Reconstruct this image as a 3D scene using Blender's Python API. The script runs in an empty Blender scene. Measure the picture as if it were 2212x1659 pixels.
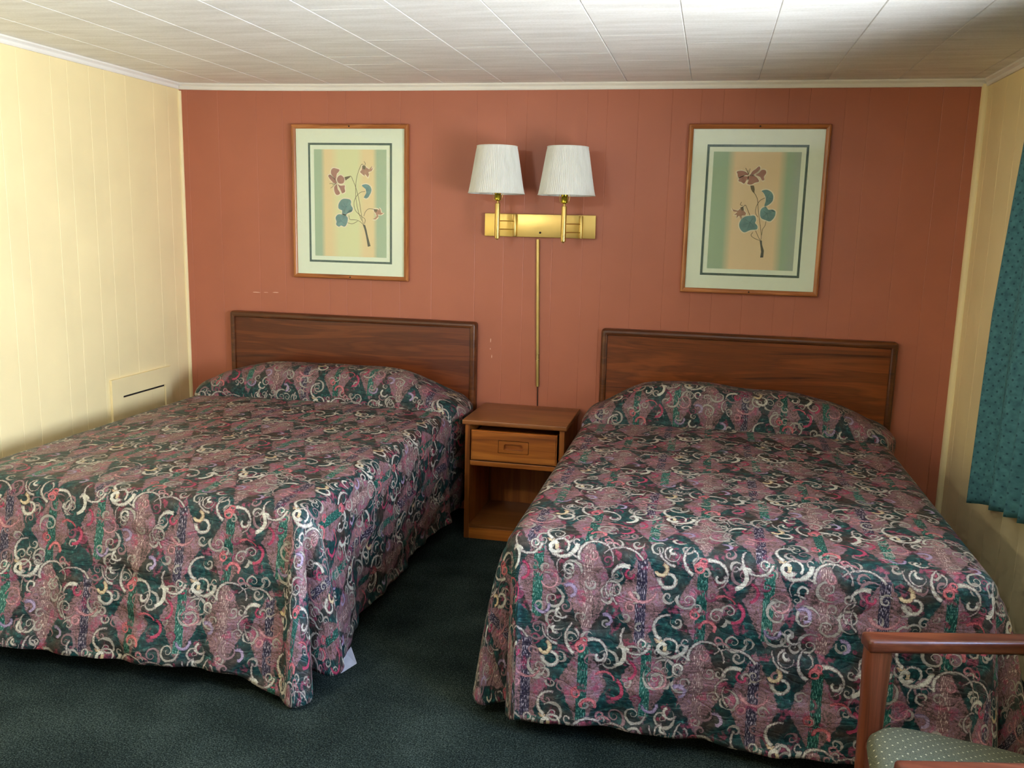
import bpy, bmesh, math, random
import numpy as np
from mathutils import Vector, Matrix, noise as mnoise

random.seed(7)
SC = bpy.context.scene
COL = SC.collection
PI = math.pi

# ------------------------------------------------------------------ helpers
def lin(r, g, b):
    f = lambda c: (c/255/12.92) if c/255 <= .04045 else ((c/255+.055)/1.055)**2.4
    return (f(r), f(g), f(b), 1.0)

def tag(o, label=None, cat=None, group=None, kind=None):
    if label: o['label'] = label
    if cat: o['category'] = cat
    if group: o['group'] = group
    if kind: o['kind'] = kind
    return o

def empty(name, loc, label, cat, rotz=0.0, group=None):
    o = bpy.data.objects.new(name, None)
    COL.objects.link(o)
    o.location = loc
    o.rotation_euler = (0, 0, rotz)
    o.empty_display_size = .1
    return tag(o, label, cat, group)

def obj(name, bm, mats, parent=None, smooth=None, loc=None):
    me = bpy.data.meshes.new(name)
    bmesh.ops.recalc_face_normals(bm, faces=bm.faces)
    bm.to_mesh(me); bm.free()
    if not isinstance(mats, (list, tuple)): mats = [mats]
    for m in mats: me.materials.append(m)
    o = bpy.data.objects.new(name, me)
    COL.objects.link(o)
    if parent is not None: o.parent = parent
    if loc is not None: o.location = loc
    if smooth is not None:
        for p in me.polygons: p.use_smooth = True
        if smooth < 179:
            me.set_sharp_from_angle(angle=math.radians(smooth))
    return o

def struct(name, bm, mats, parent=None, smooth=None):
    o = obj(name, bm, mats, parent, smooth)
    o['kind'] = 'structure'
    return o

def add_box(bm, x0, x1, y0, y1, z0, z1, bev=0.0, seg=2, mat=0, M=None):
    vs = [bm.verts.new((x, y, z)) for x in (x0, x1) for y in (y0, y1) for z in (z0, z1)]
    q = [(0, 1, 3, 2), (4, 6, 7, 5), (0, 4, 5, 1), (2, 3, 7, 6), (0, 2, 6, 4), (1, 5, 7, 3)]
    fs = [bm.faces.new([vs[i] for i in f]) for f in q]
    for f in fs: f.material_index = mat
    allv = vs
    if bev > 0:
        es = list({e for f in fs for e in f.edges})
        r = bmesh.ops.bevel(bm, geom=es, offset=bev, segments=seg, profile=.6, affect='EDGES')
        allv = list({v for f in r['faces'] for v in f.verts} | {v for v in vs if v.is_valid})
        for f in r['faces']: f.material_index = mat
    if M is not None:
        bmesh.ops.transform(bm, matrix=M, verts=[v for v in allv if v.is_valid])
    return allv

def box(*a, **k):
    bm = bmesh.new(); add_box(bm, *a, **k); return bm

def add_lathe(bm, prof, n=32, M=None, cap=True, mat=0):
    rings = []
    vs = []
    for r, z in prof:
        ring = [bm.verts.new((r*math.cos(2*PI*i/n), r*math.sin(2*PI*i/n), z)) for i in range(n)]
        rings.append(ring); vs += ring
    for a, b in zip(rings, rings[1:]):
        for i in range(n):
            f = bm.faces.new((a[i], a[(i+1) % n], b[(i+1) % n], b[i])); f.material_index = mat
    if cap:
        bm.faces.new(rings[0]).material_index = mat; bm.faces.new(rings[-1]).material_index = mat
    if M is not None: bmesh.ops.transform(bm, matrix=M, verts=vs)
    return vs

def add_tube(bm, pts, r, n=10, mat=0, cap=True):
    pts = [Vector(p) for p in pts]
    rings = []
    up = Vector((0, 0, 1))
    prev = None
    for i, p in enumerate(pts):
        t = (pts[min(i+1, len(pts)-1)]-pts[max(i-1, 0)]).normalized()
        if prev is None:
            a = t.cross(up if abs(t.z) < .95 else Vector((1, 0, 0))).normalized()
        else:
            a = (prev-t*prev.dot(t)).normalized()
        prev = a
        b = t.cross(a)
        rr = r[i] if isinstance(r, (list, tuple)) else r
        rings.append([bm.verts.new(p+a*rr*math.cos(2*PI*k/n)+b*rr*math.sin(2*PI*k/n)) for k in range(n)])
    for A, B in zip(rings, rings[1:]):
        for k in range(n):
            bm.faces.new((A[k], A[(k+1) % n], B[(k+1) % n], B[k])).material_index = mat
    if cap:
        bm.faces.new(rings[0]).material_index = mat; bm.faces.new(rings[-1]).material_index = mat

def add_profile(bm, prof, axis, a0, a1, mat=0, shear=None):
    """extrude a closed 2-D profile along an axis ('x','y','z')"""
    def P(u, v, w):
        return {'x': (w, u, v), 'y': (u, w, v), 'z': (u, v, w)}[axis]
    A = [bm.verts.new(P(u, v, a0)) for u, v in prof]
    B = [bm.verts.new(P(u, v, a1)) for u, v in prof]
    n = len(prof)
    for i in range(n):
        bm.faces.new((A[i], A[(i+1) % n], B[(i+1) % n], B[i])).material_index = mat
    bm.faces.new(A).material_index = mat; bm.faces.new(B).material_index = mat
    return A+B

def add_holed(bm, outer, hole, y0, y1, mat=0):
    """plate in the xz plane with a hole, front at y0 and back at y1"""
    def face_ring(y):
        o = [bm.verts.new((x, y, z)) for x, z in outer]; h = [bm.verts.new((x, y, z)) for x, z in hole]
        es = [bm.edges.new((o[i], o[(i+1) % len(o)])) for i in range(len(o))]
        es += [bm.edges.new((h[i], h[(i+1) % len(h)])) for i in range(len(h))]
        bmesh.ops.triangle_fill(bm, use_beauty=True, use_dissolve=False, edges=es)
        return o, h
    o0, h0 = face_ring(y0); o1, h1 = face_ring(y1)
    for a, b in ((o0, o1), (h0, h1)):
        for i in range(len(a)):
            bm.faces.new((a[i], a[(i+1) % len(a)], b[(i+1) % len(a)], b[i]))

# ------------------------------------------------------------------ node helpers
class NT:
    def __init__(s, name):
        s.m = bpy.data.materials.new(name); s.m.use_nodes = True
        s.t = s.m.node_tree; s.t.nodes.clear()
        s.out = s.t.nodes.new('ShaderNodeOutputMaterial')
    def n(s, typ, **kw):
        nd = s.t.nodes.new(typ)
        for k, v in kw.items(): setattr(nd, k, v)
        return nd
    def link(s, a, b): s.t.links.new(a, b)
    def put(s, sock, v):
        if v is None: return
        if isinstance(v, bpy.types.NodeSocket): s.link(v, sock)
        else: sock.default_value = v
    def math(s, op, a=None, b=None, c=None, clamp=False):
        nd = s.n('ShaderNodeMath', operation=op, use_clamp=clamp)
        for i, v in enumerate((a, b, c)): s.put(nd.inputs[i], v)
        return nd.outputs[0]
    def vec(s, op, a=None, b=None, c=None):
        nd = s.n('ShaderNodeVectorMath', operation=op)
        for i, v in enumerate((a, b, c)): s.put(nd.inputs[i], v)
        return nd.outputs['Value'] if op in ('DOT_PRODUCT', 'LENGTH') else nd.outputs[0]
    def mix(s, f, a, b):
        nd = s.n('ShaderNodeMix', data_type='RGBA')
        s.put(nd.inputs[0], f); s.put(nd.inputs[6], a); s.put(nd.inputs[7], b)
        return nd.outputs[2]
    def noise(s, vec, scale, detail=2.0, rough=.5, dist=0.0):
        nd = s.n('ShaderNodeTexNoise')
        if vec is not None: s.link(vec, nd.inputs['Vector'])
        nd.inputs['Scale'].default_value = scale; nd.inputs['Detail'].default_value = detail
        nd.inputs['Roughness'].default_value = rough; nd.inputs['Distortion'].default_value = dist
        return nd.outputs['Fac'], nd.outputs['Color']
    def ramp(s, f, stops, interp='LINEAR'):
        nd = s.n('ShaderNodeValToRGB'); nd.color_ramp.interpolation = interp
        e = nd.color_ramp.elements
        while len(e) < len(stops): e.new(.5)
        for el, (p, c) in zip(e, stops): el.position = p; el.color = c
        s.link(f, nd.inputs[0]); return nd.outputs[0]
    def mapr(s, f, a, b, c=0.0, d=1.0):
        nd = s.n('ShaderNodeMapRange'); s.link(f, nd.inputs[0])
        for i, v in enumerate((a, b, c, d)): nd.inputs[i+1].default_value = v
        return nd.outputs[0]
    def mapping(s, vec, scale=(1, 1, 1), loc=(0, 0, 0), rot=(0, 0, 0)):
        nd = s.n('ShaderNodeMapping'); s.link(vec, nd.inputs[0])
        nd.inputs['Scale'].default_value = scale; nd.inputs['Location'].default_value = loc; nd.inputs['Rotation'].default_value = rot
        return nd.outputs[0]
    def bump(s, h, strength, dist=.01):
        nd = s.n('ShaderNodeBump'); s.link(h, nd.inputs['Height'])
        nd.inputs['Strength'].default_value = strength; nd.inputs['Distance'].default_value = dist
        return nd.outputs[0]
    def principled(s, color, rough=.5, metal=0.0, normal=None, spec=.5, **kw):
        p = s.n('ShaderNodeBsdfPrincipled')
        s.put(p.inputs['Base Color'], color); s.put(p.inputs['Roughness'], rough)
        s.put(p.inputs['Metallic'], metal); s.put(p.inputs['Specular IOR Level'], spec)
        if normal is not None: s.link(normal, p.inputs['Normal'])
        for k, v in kw.items(): s.put(p.inputs[k], v)
        return p.outputs[0]
    def done(s, shader):
        s.link(shader, s.out.inputs['Surface']); return s.m
    def obco(s): return s.n('ShaderNodeTexCoord').outputs['Object']
    def pos(s): return s.n('ShaderNodeNewGeometry').outputs['Position']

def m_plain(name, c, rough=.5, metal=0.0, spec=.5, nscale=60, namp=.06, bump=0.0):
    t = NT(name); co = t.obco()
    f, _ = t.noise(co, nscale, 3)
    c2 = tuple(x*(1-namp) for x in c[:3])+(1,); c1 = tuple(min(1, x*(1+namp)) for x in c[:3])+(1,)
    col = t.ramp(f, [(.3, c2), (.7, c1)])
    nrm = t.bump(f, bump, .002) if bump else None
    return t.done(t.principled(col, rough, metal, nrm, spec))

def m_paint(name, c, rough=.45, spec=.4):
    t = NT(name); co = t.obco()
    f, _ = t.noise(co, 3.0, 3); g, _ = t.noise(co, 260, 2)
    c2 = tuple(x*.95 for x in c[:3])+(1,); c1 = tuple(min(1, x*1.04) for x in c[:3])+(1,)
    col = t.ramp(f, [(.3, c2), (.7, c1)])
    return t.done(t.principled(col, rough, 0, t.bump(g, .12, .001), spec))

def m_wood(name, dark, mid, light, axis='x', rough=.32, scale=1.0, figure=1.0):
    t = NT(name); co = t.obco()
    inf = t.n('ShaderNodeObjectInfo').outputs['Location']
    p = t.vec('MULTIPLY_ADD', inf, (3.1, 1.7, 2.3), co)
    sc = {'x': (1.1, 14, 14), 'y': (14, 1.1, 14), 'z': (14, 14, 1.1)}[axis]
    sc = tuple(v*scale for v in sc)
    q = t.mapping(p, scale=sc)
    big, _ = t.noise(q, .9, 3, .55, 1.2*figure)
    sc2 = {'x': (6, 260, 260), 'y': (260, 6, 260), 'z': (260, 260, 6)}[axis]
    fine, _ = t.noise(t.mapping(p, scale=sc2), 1.0, 3, .6)
    band = t.math('FRACT', t.math('MULTIPLY', big, 5.0))
    band = t.math('ABSOLUTE', t.math('MULTIPLY_ADD', band, 2.0, -1.0))
    f = t.math('ADD', t.math('MULTIPLY', big, .65), t.math('ADD', t.math('MULTIPLY', band, .14), t.math('MULTIPLY', fine, .28)))
    col = t.ramp(f, [(.32, dark), (.52, mid), (.74, light)])
    return t.done(t.principled(col, rough, 0, t.bump(fine, .06, .001), .5))

ART = {'L':{'petals':[[(-109.2,171.6),(-96.2,183.6),(-77.2,180.6),(-60.2,174.6),(-67.2,162.6),(-76.2,153.6),(-80.2,133.6),(-84.2,121.6),(-90.2,130.6),(-100.2,141.6),(-109.2,153.6)],[(-126.2,141.6),(-116.2,148.6),(-103.2,135.6),(-87.2,121.6),(-77.2,106.6),(-84.2,103.6),(-97.2,106.6),(-110.2,118.6),(-119.2,129.6)],[(-74.2,130.6),(-64.2,142.6),(-51.2,145.6),(-35.2,133.6),(-33.2,119.6),(-39.2,104.6),(-55.2,101.6),(-68.2,106.6),(-74.2,118.6)],[(-77.2,97.6),(-91.2,85.6),(-92.2,64.6),(-85.2,47.6),(-75.2,40.6),(-59.2,47.6),(-62.2,59.6),(-71.2,71.6),(-74.2,85.6)],[(-71.2,97.6),(-55.2,90.6),(-31.2,92.6),(-32.2,77.6),(-29.2,59.6),(-46.2,50.6),(-52.2,62.6),(-61.2,80.6)]],'buds':[[(70.8,196.6),(89.8,191.6),(109.8,179.6),(128.8,197.6),(121.8,179.6),(134.8,188.6),(124.8,170.6),(105.8,164.6),(108.8,150.6),(102.8,135.6),(86.8,155.6),(83.8,144.6),(67.8,155.6),(57.8,164.6),(67.8,176.6)],[(136.8,-31.4),(156.8,-30.4),(168.8,-37.4),(165.8,-25.4),(173.8,-31.4),(177.8,-48.4),(191.8,-51.4),(175.8,-60.4),(159.8,-58.4),(162.8,-70.4),(146.8,-85.4),(130.8,-84.4),(143.8,-76.4),(152.8,-67.4),(146.8,-52.4),(136.8,-43.4)]],'calyx':[[(-32.2,136.6),(-19.2,139.6),(0.8,143.6),(6.8,142.6),(-6.2,131.6),(-25.2,118.6)],[(70.8,198.6),(91.8,196.6),(86.8,178.6),(73.8,180.6)],[(133.8,-30.4),(156.8,-31.4),(152.8,-46.4),(140.8,-43.4)]],'stems':[[(6.8,142.6),(31.8,84.6),(50.8,19.6),(59.8,-33.4),(69.8,-92.4),(78.8,-116.4)],[(80.8,196.6),(67.8,205.6),(48.8,167.6),(35.8,119.6),(31.8,60.6),(34.8,13.6),(46.8,-45.4),(65.8,-93.4)],[(86.8,62.6),(57.8,55.6),(31.8,28.6),(21.8,-4.4),(30.8,-40.4),(62.8,-69.4),(85.8,-86.4),(81.8,-110.4)],[(136.8,-31.4),(108.8,-29.4),(88.8,-44.4),(78.8,-68.4)],[(-8.2,-67.4),(-2.2,-88.4),(30.8,-90.4),(56.8,-99.4),(75.8,-116.4)],[(-15.2,-106.4),(10.8,-112.4),(43.8,-96.4)],[(80.8,220.6),(88.8,208.6),(80.8,196.6)],[(-77.2,106.6),(-97.2,103.6),(-120.2,100.6)],[(-77.2,106.6),(-97.2,88.6),(-113.2,76.6)],[(-77.2,106.6),(-94.2,97.6),(-103.2,94.6)]],'trunk':[[(72.8,-116.4),(85.8,-116.4),(94.8,-146.4),(100.8,-175.4),(116.8,-229.4),(100.8,-233.4),(91.8,-182.4),(81.8,-140.4)]],'leaves':[[(67.8,93.6),(86.8,100.6),(105.8,97.6),(118.8,85.6),(122.8,68.6),(114.8,47.6),(98.8,26.6),(79.8,29.6),(85.8,41.6),(92.8,55.6),(89.8,73.6),(79.8,82.6)],[(-69.2,-15.4),(-62.2,2.6),(-46.2,18.6),(-26.2,21.6),(-4.2,18.6),(5.8,7.6),(3.8,-10.4),(14.8,-28.4),(8.8,-46.4),(-14.2,-55.4),(-27.2,-63.4),(-47.2,-56.4),(-47.2,-41.4),(-66.2,-33.4)],[(-86.2,-84.4),(-79.2,-69.4),(-63.2,-61.4),(-44.2,-65.4),(-27.2,-68.4),(-14.2,-82.4),(-20.2,-112.4),(-34.2,-128.4),(-54.2,-122.4),(-67.2,-129.4),(-83.2,-117.4),(-80.2,-102.4)]],'veins':[[(92.8,64.6),(102.8,82.6)],[(92.8,64.6),(111.8,68.6)],[(92.8,64.6),(105.8,44.6)],[(-24.2,-23.4),(-40.2,3.6)],[(-24.2,-23.4),(-14.2,9.6)],[(-24.2,-23.4),(-53.2,-17.4)],[(-24.2,-23.4),(-1.2,-4.4)],[(-24.2,-23.4),(-37.2,-50.4)],[(-54.2,-98.4),(-66.2,-74.4)],[(-54.2,-98.4),(-34.2,-77.4)],[(-54.2,-98.4),(-73.2,-108.4)],[(-54.2,-98.4),(-34.2,-113.4)]],'folds':[[(-27.2,-62.4),(-8.2,-40.4),(11.8,-34.4),(8.8,-46.4),(-11.2,-54.4)]]},'R':{'petals':[[(-88.0,175.7),(-92.0,186.7),(-70.0,191.7),(-47.0,184.7),(-35.0,170.7),(-57.0,170.7),(-73.0,161.7),(-85.0,161.7)],[(-76.0,156.7),(-57.0,164.7),(-37.0,162.7),(-44.0,145.7),(-54.0,129.7),(-66.0,136.7),(-81.0,141.7)],[(-34.0,162.7),(-18.0,170.7),(5.0,159.7),(17.0,140.7),(-2.0,134.7),(-18.0,125.7),(-38.0,128.7),(-33.0,145.7)],[(-24.0,170.7),(-19.0,187.7),(-3.0,199.7),(12.0,213.7),(19.0,202.7),(9.0,188.7),(-7.0,176.7)],[(-1.0,171.7),(14.0,182.7),(27.0,196.7),(44.0,194.7),(48.0,180.7),(38.0,163.7),(42.0,149.7),(31.0,146.7),(21.0,162.7)]],'buds':[[(-50.0,17.7),(-58.0,14.7),(-74.0,-2.3),(-97.0,2.7),(-106.0,11.7),(-96.0,-5.3),(-76.0,-8.3),(-92.0,-23.3),(-78.0,-22.3),(-80.0,-39.3),(-67.0,-25.3),(-57.0,-42.3),(-53.0,-25.3),(-38.0,-24.3),(-34.0,-13.3),(-46.0,-2.3)]],'calyx':[[(-23.0,120.7),(-6.0,120.7),(-1.0,103.7),(-2.0,83.7),(-10.0,89.7),(-19.0,103.7)],[(-64.0,13.7),(-50.0,19.7),(-46.0,0.7),(-57.0,-2.3)]],'stems':[[(-4.0,89.7),(15.0,55.7),(24.0,-0.3),(38.0,-74.3),(46.0,-119.3),(46.0,-142.3)],[(51.0,62.7),(27.0,47.7),(12.0,16.7),(11.0,-12.3),(24.0,-31.3)],[(64.0,-50.3),(60.0,-73.3),(50.0,-91.3),(48.0,-119.3)],[(-50.0,17.7),(-39.0,24.7),(-23.0,-7.3),(-15.0,-24.3)],[(17.0,-97.3),(34.0,-131.3),(43.0,-142.3)],[(4.0,-106.3),(-3.0,-121.3),(14.0,-135.3),(40.0,-145.3)],[(-53.0,23.7),(-64.0,26.7),(-60.0,40.7)],[(-35.0,173.7),(-42.0,187.7),(-51.0,204.7)],[(-35.0,173.7),(-33.0,187.7),(-29.0,201.7)],[(-35.0,173.7),(-39.0,184.7),(-39.0,195.7)]],'trunk':[[(40.0,-143.3),(51.0,-145.3),(53.0,-165.3),(64.0,-194.3),(63.0,-228.3),(48.0,-229.3),(51.0,-200.3),(45.0,-171.3)]],'leaves':[[(33.0,95.7),(54.0,101.7),(76.0,93.7),(89.0,74.7),(88.0,48.7),(70.0,28.7),(51.0,22.7),(55.0,45.7),(53.0,67.7),(41.0,87.7)],[(33.0,-6.3),(40.0,11.7),(59.0,18.7),(71.0,5.7),(91.0,6.7),(106.0,-4.3),(102.0,-30.3),(84.0,-50.3),(61.0,-45.3),(38.0,-34.3)],[(-64.0,-71.3),(-57.0,-47.3),(-38.0,-30.3),(-10.0,-25.3),(9.0,-26.3),(16.0,-46.3),(12.0,-60.3),(24.0,-74.3),(22.0,-91.3),(-8.0,-95.3),(-36.0,-107.3),(-56.0,-93.3)]],'veins':[[(62.0,65.7),(71.0,85.7)],[(62.0,65.7),(81.0,59.7)],[(62.0,65.7),(63.0,39.7)],[(66.0,-13.3),(47.0,-0.3)],[(66.0,-13.3),(89.0,-7.3)],[(66.0,-13.3),(75.0,-39.3)],[(66.0,-13.3),(49.0,-28.3)],[(-11.0,-58.3),(-37.0,-44.3)],[(-11.0,-58.3),(2.0,-35.3)],[(-11.0,-58.3),(-41.0,-70.3)],[(-11.0,-58.3),(-23.0,-93.3)],[(-11.0,-58.3),(10.0,-80.3)]],'folds':[[(83.0,0.7),(91.0,6.7),(106.0,-4.3),(97.0,-5.3)]]}}
LW, LD, LS, LC, EXPO = 132, 8, 55, 190, -0.14
# ------------------------------------------------------------------ the printed bedspread cloth
# Everything below is measured on the cloth (metres, u across the bed, v along it). The print repeats as a half drop:
# the same motifs come back one column over and half a repeat down.
RW, RH = .342, .556           # column width, full vertical repeat
# curls and arcs: centre u, v (1/2924 m), radius, start angle, sweep (+ anticlockwise), tightening, start and end half width, colour
CURLS = [
 (745,205,165, -8, 205,.05,.045,.11,'c'), (575,60,42, -60,-300,.16,.22,.34,'c'), (880,82,32,-150,-250,.14,.22,.4,'c'),
 (1000,325,232,140,-105,.05,.03,.055,'c'), (1020,370,115,185,-120,.06,.07,.26,'c'), (1068,345,48,100,290,.13,.25,.5,'r'),
 (520,305,122, 40, 175,.05,.1,.07,'c'), (528,305,62,-70,-330,.16,.2,.42,'c'), (345,420,86,170,-330,.03,.08,.2,'p'),
 (440,112,78,175,-215,.05,.13,.26,'c'), (345,120,66,120,-150,.09,.4,.55,'y'), (70,350,92, 75,-150,.05,.14,.3,'r'),
 (250,160,36,40,300,.15,.3,.5,'r'), (965,490,118, 95, 130,.05,.06,.1,'c'), (1060,520,150,150,80,.05,.04,.07,'c'),
 (1185,455,132,200,150,.05,.16,.09,'p'), (1082,632,50,60,430,.1,.22,.4,'p'), (1398,380,80,170,290,.09,.3,.3,'c'),
 (1325,290,62,70,-230,.12,.35,.5,'y'), (1470,95,168,178,85,.05,.04,.09,'c'), (1425,145,78,100,270,.07,.16,.1,'c'),
 (1425,110,34,-40,-220,.14,.5,.7,'c'), (1685,190,170,128,112,.05,.05,.12,'c'), (1580,160,64,75,-170,.05,.22,.09,'c'),
 (1662,262,52,20,500,.09,.3,.5,'s'), (1690,205,34,200,-420,.1,.35,.5,'s'), (1770,325,140,115,-190,.05,.16,.07,'c'),
 (1832,345,46,40,-280,.14,.3,.55,'c'), (1935,315,122,58,-135,.05,.2,.33,'c'), (2040,300,66,150,-120,.06,.2,.4,'c'),
 (1642,680,46,80,430,.1,.25,.45,'s'), (1760,800,70,190,-220,.08,.22,.4,'s'), (1960,650,92,70,-170,.06,.2,.35,'r'),
 (1410,820,125,78,165,.05,.09,.17,'c'), (1385,985,58,-20,-300,.12,.5,.7,'c'), (1450,930,150,235,120,.05,.1,.2,'c'),
 (1150,930,142,140,210,.05,.08,.13,'c'), (1205,960,46,-60,-400,.1,.2,.4,'c'), (870,770,58,120,-210,.1,.3,.55,'l'),
 (1900,1010,90,150,-110,.06,.35,.12,'p'), (1850,905,38,-20,250,.12,.25,.4,'p'), (540,520,62,140,-230,.1,.3,.5,'l'),
 (470,715,60,-20,-230,.1,.2,.4,'c'), (1870,600,110,20,110,.05,.08,.12,'s'), (1735,1060,45,100,-300,.12,.2,.4,'p'),
 (300,660,70,180,200,.08,.2,.3,'l'),
]
# tall diamonds with a woven stripe up the middle: centre, half width, half height, stripe kind
DIAM = [(1170,570,225,470,'navy'), (1245,1290,215,420,'jade'), (700,470,235,460,'mauve'), (690,1360,220,420,'bottle')]

def fabric(name, shift=(0.0, 0.0)):
    t = NT(name)
    uv = t.n('ShaderNodeUVMap', uv_map='cloth').outputs[0]
    K = 2924.0
    uv = t.vec('ADD', uv, (shift[0], shift[1], 0)); uv.node.name = 'shift'
    _, wob = t.noise(uv, 95, 2, .6)
    wob = t.vec('MULTIPLY_ADD', wob, (.0075, .0075, 0), (-.00375, -.00375, 0))
    uvw = t.vec('ADD', uv, wob)
    # lattice coordinates: s = u/RW, tt = v/RH - s/2
    s = t.vec('DOT_PRODUCT', uvw, (1/RW, 0, 0))
    q = t.vec('DOT_PRODUCT', uvw, (-.5/RW, 1/RH, 0))
    cm = t.n('ShaderNodeCombineXYZ'); t.link(s, cm.inputs[0]); t.link(q, cm.inputs[1])
    st = cm.outputs[0]
    def local(cx, cy):
        """vector in the wrapped lattice, centred on a motif"""
        u = cx/K; v = -(cy-.055*(cx-1670))/K
        c = (u/RW, v/RH-.5*u/RW, 0)
        d = t.vec('SUBTRACT', st, c)
        nd = t.n('ShaderNodeVectorMath', operation='WRAP')
        t.link(d, nd.inputs[0]); nd.inputs[1].default_value = (.5, .5, 1); nd.inputs[2].default_value = (-.5, -.5, -1)
        return nd.outputs[0]
    # back to metres: du = s*RW ; dv = (q + s/2)*RH
    def axis_of(w, ax, ay):       # value of ax*du + ay*dv
        return t.vec('DOT_PRODUCT', w, (ax*RW+ay*.5*RH, ay*RH, 0))
    acc = {}
    for cx, cy, R, a0, sw, k, w0, w1, c in CURLS:
        w = local(cx, cy); Rm = R/K; dr = 1 if sw > 0 else -1
        T = math.radians(abs(sw)); A = math.radians(a0)
        x = axis_of(w, math.cos(A)/Rm, math.sin(A)/Rm)
        y = axis_of(w, -math.sin(A)/Rm*dr, math.cos(A)/Rm*dr)
        th = t.math('ARCTAN2', y, x)
        r2 = t.math('MULTIPLY_ADD', y, y, t.math('MULTIPLY', x, x))
        lr = t.math('LOGARITHM', r2, math.e)
        ph = t.math('MULTIPLY_ADD', th, -1/(2*PI), t.math('MULTIPLY', lr, -1/(4*PI*k)))
        nn = t.math('ROUND', ph)
        d = t.math('ABSOLUTE', t.math('SUBTRACT', ph, nn))
        a = t.math('MULTIPLY_ADD', nn, 2*PI, th)
        wd = t.math('MULTIPLY_ADD', a, Rm*(w1-w0)/T*1.0, Rm*w0*.75)
        m = t.math('MULTIPLY_ADD', d, -2*PI*k*Rm*.8, wd)
        g0 = t.math('MULTIPLY', a, Rm*.5)
        g1 = t.math('MULTIPLY_ADD', a, -Rm*.8, Rm*.8*T)
        m = t.math('MINIMUM', m, t.math('MINIMUM', g0, g1))
        acc[c] = m if c not in acc else t.math('MAXIMUM', acc[c], m)
    # ground
    n1, n1c = t.noise(uv, 17, 4, .6)
    n2, _ = t.noise(uv, 60, 4, .65)
    n3, _ = t.noise(uv, 9, 2, .5)
    ground = t.ramp(n2, [(.28, lin(12, 26, 30)), (.5, lin(19, 54, 55)), (.61, lin(28, 80, 76)), (.72, lin(86, 130, 118))])
    ground = t.mix(t.mapr(n3, .45, .62), ground, t.ramp(n2, [(.3, lin(30, 28, 28)), (.55, lin(58, 52, 46)), (.8, lin(96, 76, 72))]))
    n4, n4c = t.noise(uv, 130, 3, .65, .8)
    mott = t.math('ADD', t.math('MULTIPLY', n1, .55), t.math('MULTIPLY', n4, .45))
    mauve = t.ramp(mott, [(.35, lin(50, 42, 40)), (.43, lin(96, 75, 71)), (.50, lin(134, 98, 97)), (.57, lin(122, 99, 112)), (.66, lin(178, 124, 122))])
    edge = t.math('MULTIPLY_ADD', n2, .34, -.17)
    strp_cols = {'navy': (lin(44, 38, 56), lin(178, 168, 172)), 'jade': (lin(22, 84, 72), lin(130, 172, 152)),
                 'mauve': (lin(122, 92, 90), lin(208, 186, 172)), 'bottle': (lin(14, 66, 58), lin(96, 150, 132))}
    thr, _ = t.noise(t.mapping(uv, scale=(420, 75, 1)), 1.0, 1, .5)
    thr = t.mapr(thr, .56, .64)
    col = ground
    strp = []
    for cx, cy, hw, hh, kind in DIAM:
        w = local(cx, cy)
        x = t.math('ABSOLUTE', axis_of(w, 1, 0)); y = t.math('ABSOLUTE', axis_of(w, 0, 1))
        dm = t.math('MULTIPLY_ADD', y, -K/hh, 1.0)
        m1 = t.math('ADD', t.math('MULTIPLY_ADD', x, -K/hw, dm), edge)
        col = t.mix(t.math('MULTIPLY_ADD', m1, 20, .3, clamp=True), col, mauve)
        e = t.math('MINIMUM', t.math('MULTIPLY_ADD', x, -1.0, 46/K), t.math('MULTIPLY_ADD', y, -1.0, hh*.82/K))
        strp.append((e, kind))
    for e, kind in strp:
        a, b = strp_cols[kind]
        col = t.mix(t.math('MULTIPLY', e, 1800, clamp=True), col, t.mix(thr, a, b))
    # painted flower smudges
    rs = t.math('MULTIPLY', t.mapr(n1, .56, .61), t.mapr(n2, .40, .54))
    col = t.mix(t.math('MULTIPLY', rs, .6), col, lin(160, 52, 84))
    # small curls scattered between the large scrolls
    for sc_, seed_, kk, wdt, reach, pal in ((19.0, 0.0, .26, .20, .36, [(.0, lin(176, 166, 150)), (.34, lin(160, 120, 118)), (.6, lin(140, 54, 80)), (.72, lin(178, 170, 154)), (1, lin(150, 136, 158))]),
                                            (11.5, 3.7, .20, .15, .40, [(.0, lin(184, 178, 160)), (.5, lin(150, 116, 116)), (.75, lin(186, 180, 162)), (1, lin(170, 84, 104))])):
        vo = t.n('ShaderNodeTexVoronoi', voronoi_dimensions='2D'); vo.inputs['Scale'].default_value = sc_; vo.inputs['Randomness'].default_value = .8
        uvs_ = t.vec('ADD', uvw, (seed_, seed_*.7, 0)); t.link(uvs_, vo.inputs['Vector'])
        rel = t.vec('SUBTRACT', uvs_, vo.outputs['Position'])
        sp = t.n('ShaderNodeSeparateXYZ'); t.link(rel, sp.inputs[0])
        rc = t.n('ShaderNodeSeparateColor'); t.link(vo.outputs['Color'], rc.inputs[0])
        sgn = t.math('SIGN', t.math('SUBTRACT', rc.outputs[0], .5))
        th = t.math('MULTIPLY', t.math('ARCTAN2', sp.outputs[1], sp.outputs[0]), sgn)
        rho = vo.outputs['Distance']
        lr = t.math('LOGARITHM', rho, math.e)
        ph_ = t.math('ADD', t.math('MULTIPLY_ADD', lr, -1/(2*PI*kk), t.math('MULTIPLY', th, -1/(2*PI))), rc.outputs[1])
        d = t.math('ABSOLUTE', t.math('SUBTRACT', ph_, t.math('ROUND', ph_)))
        # an open arc: cut the turn away outside, thick towards the middle
        gate = t.math('MINIMUM', t.math('MULTIPLY_ADD', rho, -2.2, reach*2.2*1.15), t.math('MULTIPLY_ADD', rho, 3.0, -.12))
        m = t.math('MINIMUM', t.math('MULTIPLY_ADD', d, -1.0, wdt), gate)
        on = t.math('GREATER_THAN', rc.outputs[2], .5)
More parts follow.
